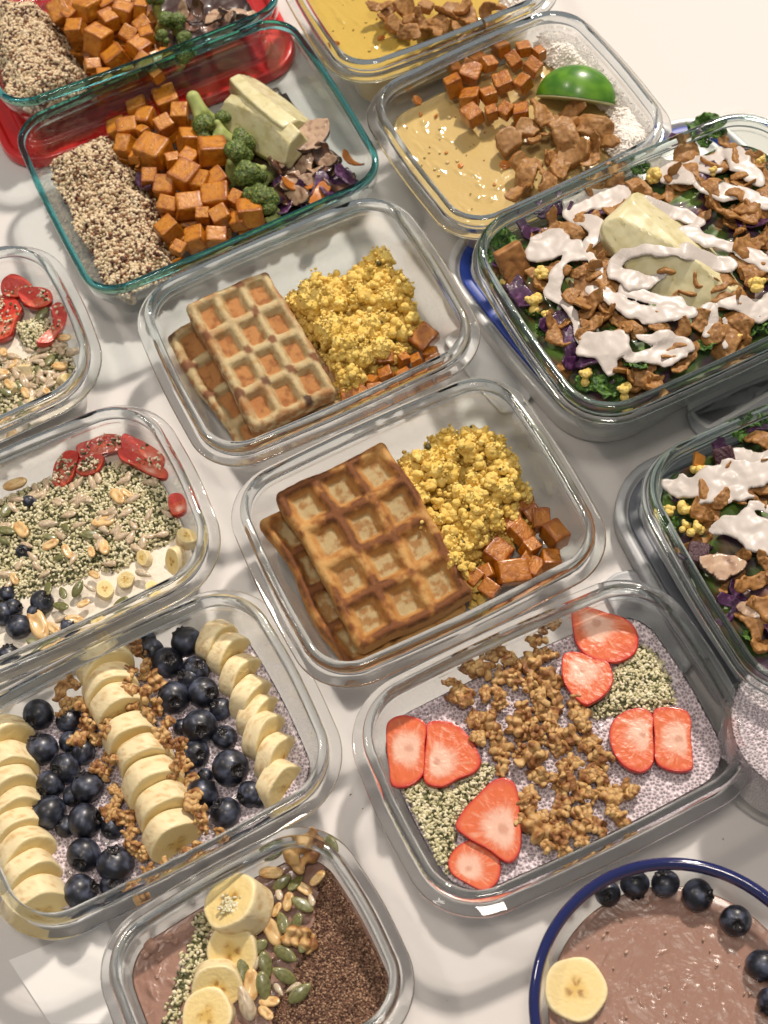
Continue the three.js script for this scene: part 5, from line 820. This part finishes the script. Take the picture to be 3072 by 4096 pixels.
function slice(k, poly, y, th, label, name = 'strawberry_slice', core = [0, 0], tilt = [0, 0], red = 0) {
  const n = 132, curve = new THREE.CatmullRomCurve3(poly.map(([u, v]) => new THREE.Vector3(u, 0, v)), true, 'centripetal').getSpacedPoints(n).slice(0, n);
  let cx = 0, cz = 0; for (const p of curve) { cx += p.x / n; cz += p.z / n; }
  const hand = (() => { let a = 0; for (let i = 0; i < n; i++) { const p = curve[i], q = curve[(i + 1) % n]; a += (p.x - cx) * (q.z - cz) - (q.x - cx) * (p.z - cz); } return a; })();
  if (hand < 0) curve.reverse();
  const rings = [], prof = [[0.02, 0], [0.9, 0], [0.985, th * 0.2], [1, th * 0.55], [0.985, th * 0.86]];
  for (let i = 0; i <= 30; i++) prof.push([0.965 * (1 - i / 30) + 0.01, th]);
  for (const [s, h] of prof) rings.push(curve.map((p) => { const X = (p.x - cx) * s, Z = (p.z - cz) * s; return [X, h + (h === th ? 0.25 * fbm((X + cx) * 0.25, (Z + cz) * 0.25, y, 3) : 0), Z]; }));
  const g = loft(rings), R0 = Math.sqrt(Math.abs(hand) / 2 / Math.PI), pos = g.attributes.position, col = new Float32Array(pos.count * 3), st = prof.map((p) => p[0]).concat([0, 0]), ht = prof.map((p) => p[1]).concat([0, th]);
  for (let i = 0; i < pos.count; i++) {
    const k2 = i < n * prof.length ? Math.floor(i / n) : prof.length + (i - n * prof.length), s = st[k2], x = pos.getX(i), z = pos.getZ(i), t = Math.atan2(z - core[1] * R0, x - core[0] * R0);
    const s2 = mix(Math.hypot(x - core[0] * R0, z - core[1] * R0) / R0 * 0.86, s, ss(0.5, 0.98, s)), nz = fbm(x * 0.22 + y, z * 0.22, cx, 3), ray = 0.5 + 0.5 * fbm(Math.cos(t) * 9 + cx, Math.sin(t) * 9, cz + s * 1.5, 2) * 2.6;
    let c = mix3([0.76, 0.45, 0.33], [0.66, 0.12, 0.028], ss(0.30, 0.70, s2 + 0.16 * nz + 0.12 * (ray - 0.5)));
    c = mix3(c, [0.76, 0.38, 0.24], ss(0.62, 0.95, ray) * ss(0.3, 0.6, s2) * ss(0.95, 0.75, s2) * 0.55);
    c = mix3(c, [0.54, 0.028, 0.014], ss(0.86, 0.97, s2));
    c = mix3(c, [0.50, 0.20, 0.12], ss(0.17, 0.05, s2 + 0.1 * nz) * 0.6);
    c = mix3(c, [0.50, 0.03, 0.016], red * ss(0.1, 0.5, s2 + 0.3 * nz));
    if (ht[k2] < th * 0.9) c = mix3([0.46, 0.014, 0.008], [0.60, 0.05, 0.02], ss(0, 0.4, fbm(x, ht[k2], z)));
    col.set(c, i * 3);
  }
  g.setAttribute('color', new THREE.BufferAttribute(col, 3));
  const o = mesh(name, planar(mm(g), 0.02), M.berrySlice);
  put(o, k, cx, y, cz, eq(tilt[0], 0, tilt[1]));
  return tag(o, label, 'strawberry slice');
}
filling('yoghurt', 'J', 31.5, ripple(0.8), M.yog, 60, 'creamy white yoghurt under the seeds and strawberry', 'yoghurt');
filling('yoghurt', 'I', 31.5, ripple(0.8), M.yog, 60, 'white yoghurt in the partly visible seeded dish', 'yoghurt');
seedPatch('J', D.hempJ, 31.5, 3, 5200, 'hemp seeds strewn thickly over the yoghurt with strawberry slices');
seedPatch('I', D.hempI, 34, 2.5, 500, 'small clump of hemp seeds on the strawberries of the partly visible dish');
seedPatch('I', D.hempI1, 31.5, 2.5, 1500, 'seeds and grains strewn over the yoghurt of the partly visible dish');
for (const [k, p, n] of [['J', [[-58, -40], [60, -58], [64, -20], [40, -22], [-10, -30]], 330], ['I', [[20, -50], [76, -50], [76, 0], [20, 0]], 160]]) { const q = k === 'J' ? ['strawJ0', 'strawJ1', 'strawJ2', 'strawJ3', 'strawJ5'] : ['strawI0', 'strawI1', 'strawI2', 'strawI3']; grains('hemp_seeds', k, hempG, n * 3, () => { const s = D[pick(q)], [a, b, c, d] = bounds(s), u = rr(a, b), v = rr(c, d); return inPoly(s, u, v) < 0.6 || fbm(u * 0.15, v * 0.15, 3, 2) < -0.12 ? null : [u, 38.8 + rr(0, 1.2), v, rr(0.65, 0.95), R() < 0.35 ? shellCol() : mix3([0.62, 0.50, 0.34], [0.74, 0.64, 0.48], R())]; }, k === 'J' ? 'hemp seeds dusted over the strawberry slices of the hemp-covered yoghurt' : 'hemp seeds dusted over the strawberries of the partly visible dish', 'hemp seeds'); }
['largest-looking upright strawberry slice leaning on the seeds', 'long strawberry slice along the far glass of the yoghurt', 'strawberry slice in the far corner of the yoghurt', 'seed-covered strawberry slice below the corner one', 'small red strawberry cube by itself near the glass of the yoghurt', 'strawberry slice half hidden under hemp seeds'].forEach((t, i) => slice('J', D['strawJ' + i], [34, 35, 35, 34.5, 32, 33.5][i], 4.5, t, 'strawberry_slice', [0, 0.9], [[0.2, 0.2], [0.3, 0], [0.3, -0.1], [0.2, -0.1], [0, 0], [0.1, 0]][i], 0.5));
['uppermost strawberry slice in the partly visible dish', 'strawberry slice just below the uppermost one in the partly visible dish', 'crescent strawberry slice beside the glass in the partly visible dish', 'strawberry slice cut off by the edge of the photo'].forEach((t, i) => slice('I', D['strawI' + i], [36, 35.5, 34, 33.5][i], 4.5, t, 'strawberry_slice', [0, 1.2], [[0.2, 0], [0.1, -0.1], [0, -0.3], [0, 0]][i], 0.5));
for (const k of ['J', 'I']) { const l = D['ban' + k].map(([u, v, s]) => put(mesh('banana_piece', pick(bananaProto), M.banana), k, u, 34, v, eq(rr(-0.9, 0.9), rr(0, 6.28), rr(-0.9, 0.9)), s / 1.35)); l.forEach((o) => { o.scale.x *= rr(0.75, 1.2); o.scale.z *= rr(0.6, 0.9); o.scale.y *= rr(0.9, 1.3); }); single(l, 'pale banana piece', k === 'J' ? 'in the hemp-covered yoghurt' : 'in the partly visible yoghurt dish', k === 'J' ? 'banana pieces in the hemp-covered yoghurt' : 'banana pieces in the partly visible yoghurt dish', 'banana'); }
single(D.berryJ.map(([u, v, r]) => berry('J', u, 32 + r * 0.35, v, r * 0.95)), 'blueberry', 'in the hemp-covered yoghurt', 'blueberries in the yoghurt', 'blueberry');
seeds('pumpJ', 'J', 36, seedProto, 'pumpkin_seed', M.wet, 'green pumpkin seed', 'on the hemp-covered yoghurt', 'pumpkin seeds on the yoghurt', 'pumpkin seed');
seeds('pumpI', 'I', 36, seedProto, 'pumpkin_seed', M.wet, 'green pumpkin seed', 'in the partly visible yoghurt dish', 'pumpkin seeds in the partly visible dish', 'pumpkin seed');
seeds('nutJ', 'J', 36, [peanutProto, peanutProto, slivProto, peanutProto], 'peanut', M.wet, 'tan peanut half', 'on the hemp-covered yoghurt', 'peanuts on the yoghurt', 'nut');
seeds('nutI', 'I', 36, [peanutProto, slivProto, peanutProto], 'peanut', M.wet, 'tan peanut piece', 'in the partly visible yoghurt dish', 'peanuts in the partly visible dish', 'nut');
for (const [k, n, poly] of [['J', 110, D.hempJ], ['I', 90, D.hempI1]]) { const [a, b, c, d] = bounds(poly); grains('sunflower_kernels', k, slivProto, n, () => { const u = rr(a, b), v = rr(c, d); return inPoly(poly, u, v) < 1 || insideDish(k, u, 34, v) < 3 ? null : [u, 35.5, v, rr(7, 10), [1, 0.95, 0.9], eq(rr(-0.4, 0.4), rr(0, 6.28), rr(-0.4, 0.4))]; }, k === 'J' ? 'grey-beige sunflower kernels scattered on the hemp-covered yoghurt' : 'grey-beige sunflower kernels in the partly visible dish', 'sunflower kernels', null, M.wet); }

// ---------------------------------------------------------------- chia dishes
filling('chia_pudding', 'K', 32, ripple(0.9), M.chia, 25, 'lilac chia pudding under bananas and blueberries', 'chia pudding');
filling('chia_pudding', 'L', 38, ripple(0.9), M.chia, 25, 'lilac chia pudding under strawberries and walnuts', 'chia pudding');
const ORD = ['first', 'second', 'third', 'fourth', 'fifth', 'sixth', 'seventh', 'eighth'];
const dirQ = (x, y, z) => new THREE.Quaternion().setFromUnitVectors(Y, new THREE.Vector3(x, y, z).normalize());
for (const [key, where, yaw, tilt, th, y] of [['banKl', 'in the row cut off by the photo edge', 0.2, 0.42, 11.5, 35], ['banKc', 'in the middle row between the blueberries', 0.1, 0.36, 11.5, 36], ['banKr', 'in the row along the glass end', 0.62, 0.28, 9.5, 32]]) {
  D[key].forEach(([u, v, r], i) => {
    const o = mesh('banana_slice', bananaProto[i % 4], M.banana);
    put(o, 'K', u + rr(-1.2, 1.2), y + rr(-1, 1), v, dirQ(Math.sin(yaw) + rr(-0.13, 0.13), Math.sin(tilt) + rr(-0.1, 0.1), Math.cos(yaw)).multiply(eq(0, rr(0, 6), 0)));
    o.scale.set(r * rr(1.04, 1.16), th * rr(0.88, 1.1), r * rr(0.98, 1.1));
    tag(o, `banana slice ${where}, ${ORD[i]} from the far end`, 'banana slice');
  });
}
single(D.berryK.map(([u, v, r]) => berry('K', u, 30 + r * 0.62, v, r)), 'dark blueberry', 'between the banana rows', 'blueberries between the banana rows', 'blueberry', 'one of the two clusters');
{
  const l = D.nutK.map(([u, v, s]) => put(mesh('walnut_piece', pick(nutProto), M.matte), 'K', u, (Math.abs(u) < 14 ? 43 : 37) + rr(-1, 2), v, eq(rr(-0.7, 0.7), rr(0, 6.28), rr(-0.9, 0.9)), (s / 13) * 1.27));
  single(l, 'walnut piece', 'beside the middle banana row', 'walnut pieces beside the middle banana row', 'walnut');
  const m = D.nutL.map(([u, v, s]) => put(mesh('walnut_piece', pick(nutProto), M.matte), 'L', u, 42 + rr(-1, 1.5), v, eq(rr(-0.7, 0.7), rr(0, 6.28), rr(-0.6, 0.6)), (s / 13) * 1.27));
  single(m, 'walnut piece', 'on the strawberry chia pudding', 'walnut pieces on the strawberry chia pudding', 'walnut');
}
[['clipped tall strawberry slice nearest the glass end, beside the rounded one', [0.1, 0]], ['rounded pale strawberry slice overlapping the clipped tall one', [-0.45, 0.1]], ['bright triangular strawberry slice pointing up, on the lower hemp seeds', [0.1, 0.35]], ['dull strawberry slice tucked under the triangular one', [-0.3, 0]], ['broad strawberry slice with a dark slit, beside the upper hemp seeds', [0, -0.4]], ['small heart-shaped strawberry slice pointing down at the upper hemp seeds', [0, -0.3]], ['left one of the joined strawberry slice pair below the hemp seeds', [0.4, 0]], ['right one of the joined strawberry slice pair below the hemp seeds', [0.2, 0.1]]].forEach(([t, core], i) => slice('L', D['strawL' + i], [39.3, 40, 40.6, 38.6, 39.6, 41.2, 40, 39.2][i], i === 3 ? 2.4 : 3.4, t, 'strawberry_slice', core, [[0, 0.02], [0, -0.03], [0.04, 0], [0.02, 0], [0.02, 0], [-0.05, 0], [0, -0.03], [0, 0.02]][i]));
seedPatch('L', D.hempL0, 38, 2.4, 1900, 'hemp seeds beside the triangular strawberry slice');
seedPatch('L', D.hempL1, 38, 2.4, 1300, 'hemp seeds between the two upper strawberry groups');

// ---------------------------------------------------------------- chocolate pudding dish
filling('chocolate_pudding', 'M', 38, (u, v) => ripple(0.9)(u, v) + 1.3 * ss(0.1, 0.5, fbm(u * 0.12, v * 0.12, 4, 3)), M.choc, 50, 'brown chocolate pudding in the rectangular dish', 'pudding');
{
  const t = group('brown_meal'); put(t, 'M', 0, 0, 0); tag(t, 'layer of coarse brown meal beside the pumpkin seeds', 'meal');
  const poly = D.mealM, h = (u, v) => 38 + 2.6 * ss(-1, 6, inPoly(poly, u, v)) + 1.2 * fbm(u * 0.1, v * 0.1, 2, 3), [a, b, c, d] = bounds(poly), g = mm(lump(1, 0.6, 1.5, 3, 1, 0.7));
  mesh('meal_bed', heap('M', grow(poly, -0.5), h, 1.2, (u, y, v) => mix3([0.07, 0.03, 0.017], [0.17, 0.085, 0.05], ss(-0.3, 0.3, fbm(u * 0.9, v * 0.9, 1, 3)))), M.dry, t);
  grains('granule', 'M', g, 15000, () => { const u = rr(a, b), v = rr(c, d), y = h(u, v) + rr(-0.2, 0.35); return inPoly(poly, u, v) < 0 || insideDish('M', u, y, v) < 0.6 ? null : [u, y, v, rr(0.25, 0.62), R() < 0.35 ? mix3([0.30, 0.18, 0.11], [0.42, 0.27, 0.17], R()) : R() < 0.4 ? [0.055, 0.022, 0.012] : mix3([0.15, 0.07, 0.04], [0.22, 0.115, 0.07], R())]; }, null, null, t, M.dry);
}
seedPatch('M', D.hempM, 38.2, 2, 900, 'hemp seeds trailing along the banana slices on the chocolate pudding', 1.05);
['uppermost thick banana slice standing beside the pumpkin seeds', 'second banana slice, sunk under hemp seeds', 'third banana slice, lying beside the pumpkin seeds', 'lowest banana slice, cut by the lower edge of the photo'].forEach((t, i) => { const [u, v, r] = D.banM[i], o = mesh('banana_slice', bananaProto[i], M.banana); put(o, 'M', u, [46, 41, 42, 41][i], v, dirQ([-0.3, -0.2, -0.15, -0.1][i], [1, 0.9, 0.8, 0.9][i], [-0.35, 0.3, 0.5, 0.1][i]).multiply(eq(0, i * 1.3, 0))); o.scale.set(r * 0.98, i ? 9 : 17, r * 0.9); tag(o, t, 'banana slice'); });
{ const [u, v, s] = D.banM[0]; grains('hemp_seeds', 'M', hempG, 60, () => [u - 3 + rr(-6, 6) * R(), 55.6, v + rr(-7, 7) * R(), rr(0.8, 1.1), hempCol()], 'few hemp seeds on the uppermost thick banana slice', 'hemp seeds'); }
seeds('pumpM', 'M', 42, seedProto, 'pumpkin_seed', M.wet, 'green pumpkin seed', 'beside the brown meal', 'pumpkin seeds beside the brown meal', 'pumpkin seed');
seeds('nutM', 'M', 41.5, [peanutProto, peanutProto, peanutProto, slivProto, slivProto], 'nut_piece', M.wet, 'pale nut piece', 'beside the brown meal', 'nuts beside the brown meal', 'nut');
{
  const at = D.halfM[0]; tag(put(mesh('walnut_half', nutProto[3], M.matte), 'M', at[0], 46, at[1], eq(0.3, 0.4, 0), 1.7), 'curled walnut half in the far corner of the chocolate pudding dish', 'walnut');
  const [u, v] = D.pumpM[14]; tag(put(mesh('pecan_sliver', nutProto[5], M.matte), 'M', u, 43, v - 3, eq(0.2, 0.7, 0.2), 1.1), 'dark-skinned pecan sliver lying at the edge of the brown meal', 'nut');
  const om = pm({ color: lin(0.33, 0.185, 0.135), roughness: 0.35, clearcoat: 0.3 });
  single(D.oatM.filter(([q, w]) => insideDish('M', q, 38, w) > 1).map(([q, w, s]) => put(mesh('oat_clump', lumpG(), om), 'M', q, 38.4, w, eq(0, rr(0, 6), 0), s / 2)), 'brown oat lump', 'rising from the chocolate pudding', 'oat lumps in the pudding', 'oat lump');
}

// ---------------------------------------------------------------- round bowl with a dark blue rim
{
  const t = group('round_bowl'); put(t, 'N', 0, 0, 0); tag(t, 'round glass bowl with dark blue rim holding chocolate pudding', 'bowl');
  const prof = [[0.01, 1.2], [34, 1], [37, 0.2], [40, 0.6], [44, 3], [50, 12], [55.5, 26], [59, 42], [60.6, 56], [60.4, 56.6], [57.4, 56.6], [57.2, 55], [55.4, 42], [52, 27], [46.6, 13.5], [41, 6.4], [36, 4.8], [0.01, 4.4]].map(([r, y]) => [r, 15 + y * 0.735]);
  mesh('bowl_wall', mm(new THREE.LatheGeometry(prof.map(([x, y]) => new THREE.Vector2(x, y)), 96)), GL.clear[0], t);
  const rim = [[57.3, 56.75], [60.7, 56.75], [61.9, 57.6], [62.3, 59], [61.9, 60.6], [60.6, 61.7], [59.2, 61.7], [57.9, 60.6], [57.2, 58.8], [57.3, 56.75]];
  mesh('rim', mm(new THREE.LatheGeometry(rim.map(([x, y]) => new THREE.Vector2(x, y)), 96)), pm({ color: lin(0.008, 0.014, 0.10), roughness: 0.08, clearcoat: 1, clearcoatRoughness: 0.03 }), t);
  const g = [];
  for (const [r, y] of [[34, 20], [41, 21.6], [45, 25], [50.5, 35], [53, 40.5], [53.8, 43.4]]) g.push([...Array(96)].map((_, i) => [r * Math.cos(i / 48 * Math.PI), y, r * Math.sin(i / 48 * Math.PI)]));
  for (let j = 1; j < 64; j++) { const r = 53.8 * (1 - j / 64); g.push([...Array(96)].map((_, i) => { const x = r * Math.cos(i / 48 * Math.PI), z = r * Math.sin(i / 48 * Math.PI), n = fbm(x * 0.11, z * 0.11, 3, 3); return [x, 42.6 + 0.4 * n + 2.6 * Math.max(0, fbm(x * 0.3, z * 0.3, 6, 2) - 0.24) + 0.8 * Math.exp(-j / 3), z]; })); }
  const p = mesh('chocolate_pudding', planar(mm(loft(g)), 0.05), M.choc); put(p, 'N', 0, 0, 0); tag(p, 'smooth brown chocolate pudding in the round blue-rimmed bowl', 'pudding');
  D.berryN.forEach(([x, z, r], i) => { const o = berry('N', x - 86.2, 44 + r * 0.4, z + 91, r * 0.97, `blueberry ${ORD[i]} along the rim of the blue-rimmed bowl, counted from its left end`, null, [eq(0.5, 0, 0.2), eq(1.6, 0, 0), eq(-0.8, 0, 0.3), eq(0.7, 0.6, -0.4), eq(0.5, 0, 0.1), eq(1.9, 0, 0), eq(0.9, 0, 0.8)][i]); });
  const [x, z, r] = D.banN[0], o = mesh('banana_slice', bananaProto[2], M.banana); put(o, 'W', x, 43.6, z, eq(0.05, 0.6, 0.03)); o.scale.set(r, 7, r); tag(o, 'single banana slice lying flat in the round blue-rimmed bowl', 'banana slice');
}

// ---------------------------------------------------------------- jars and the sheet at the edges
function jar(x, z, r, h, fillTo, label, m, flabel) {
  const t = group('glass_jar'); t.position.set(x / 1000, 0.015, z / 1000); tag(t, label, 'jar');
  const prof = [[0.01, 1.5], [r - 7, 1], [r - 4, 0.1], [r - 1.4, 1.4], [r, 5], [r, h - 16], [r - 1.5, h - 10], [r - 4.4, h - 6], [r - 4.4, h - 1], [r - 5.2, h], [r - 6.2, h], [r - 7, h - 1], [r - 7, h - 7], [r - 4.5, h - 11], [r - 2.6, h - 17], [r - 2.6, 7], [r - 4, 4.6], [r - 8, 4], [0.01, 4]];
  mesh('jar_wall', mm(new THREE.LatheGeometry(prof.map(([a, b]) => new THREE.Vector2(a, b)), 72)), GL.clear[0], t);
  const q = [[0.01, 4.5], [r - 8, 4.6], [r - 4.4, 5.4], [r - 3, 8], [r - 3, fillTo], [r - 4, fillTo - 0.6], [0.01, fillTo - 0.8]], g = new THREE.LatheGeometry(q.map(([a, b]) => new THREE.Vector2(a, b)), 72), uv = g.attributes.uv, ps = g.attributes.position;
  for (let i = 0; i < uv.count; i++) uv.setXY(i, uv.getX(i) * Math.round(2 * Math.PI * r / 22), (ps.getY(i) + Math.hypot(ps.getX(i), ps.getZ(i))) / 22);
  const f = mesh('chia_pudding', mm(g), m); f.position.copy(t.position); tag(f, flabel, 'chia pudding');
}
jar(169, -200, 36, 56, 48, 'round glass jar at the photo edge, beside the strawberry dish', M.chia, 'grey chia pudding inside the round jar');
jar(-27, -84, 17, 45, 20, 'small round glass whose rim just shows at the lower edge', M.yog, 'white filling in the small round glass at the lower edge');
{  // a thin white sheet on the table, its edge showing in the corner
  const [a, b, c, d] = D.sheetC, g = new THREE.Shape([a, b, c, d].map(([x, z]) => new THREE.Vector2(x, -z)));
  const e = new THREE.ExtrudeGeometry(g, { depth: 0.5, bevelEnabled: false }); e.rotateX(-Math.PI / 2);
  const o = mesh('white_sheet', mm(e), pm({ color: lin(0.8, 0.785, 0.77), roughness: 0.3 })); o.position.y = 0.0151;
  tag(o, 'thin white sheet whose edge shows on the table beside the chocolate pudding dish', 'sheet');
}
{  // flecks and grains lying in the sauces
  const g = mm(lump(1, 0.5, 1.5, 9, 2, 0.55)), wetG = pm({ color: 0xffffff, roughness: 0.3, clearcoat: 0.4 });
  grains('pudding_flecks', 'N', g, 45, () => { const t = rr(0, 6.28), r = 50 * Math.sqrt(R()); return [r * Math.cos(t), 43.3, r * Math.sin(t), rr(0.4, 1.0), mix3([0.50, 0.33, 0.25], [0.62, 0.44, 0.34], R())]; }, 'small oat flecks in the pudding of the blue-rimmed bowl', 'oat flecks', null, wetG);
  grains('curry_flecks', 'D', g, 60, () => { const u = rr(-62, 10), v = rr(-52, 52); return insideDish('D', u, 47, v) < 3 ? null : [u, 47.6, v, rr(0.4, 1.2), R() < 0.5 ? [0.62, 0.47, 0.2] : R() < 0.5 ? [0.62, 0.46, 0.16] : [0.5, 0.2, 0.03]]; }, 'spice flecks and lentil bits in the curry with the lime', 'spice flecks', null, wetG);
  grains('curry_flecks', 'C', g, 50, () => { const u = rr(-62, 40), v = rr(-40, 52); return insideDish('C', u, 49, v) < 3 ? null : [u, 49.4, v, rr(0.3, 1.2), R() < 0.5 ? [0.6, 0.42, 0.1] : [0.6, 0.42, 0.1]]; }, 'spice flecks in the curry without a lime', 'spice flecks', null, wetG);
  grains('table_crumbs', 'W', g, 26, () => [rr(-160, 190), 15.2, rr(-520, -90), rr(0.2, 0.5), mix3([0.45, 0.28, 0.1], [0.2, 0.12, 0.06], R())], 'few tiny crumbs on the white table', 'crumbs', null, wetG);
}
renderer.render(scene, camera);
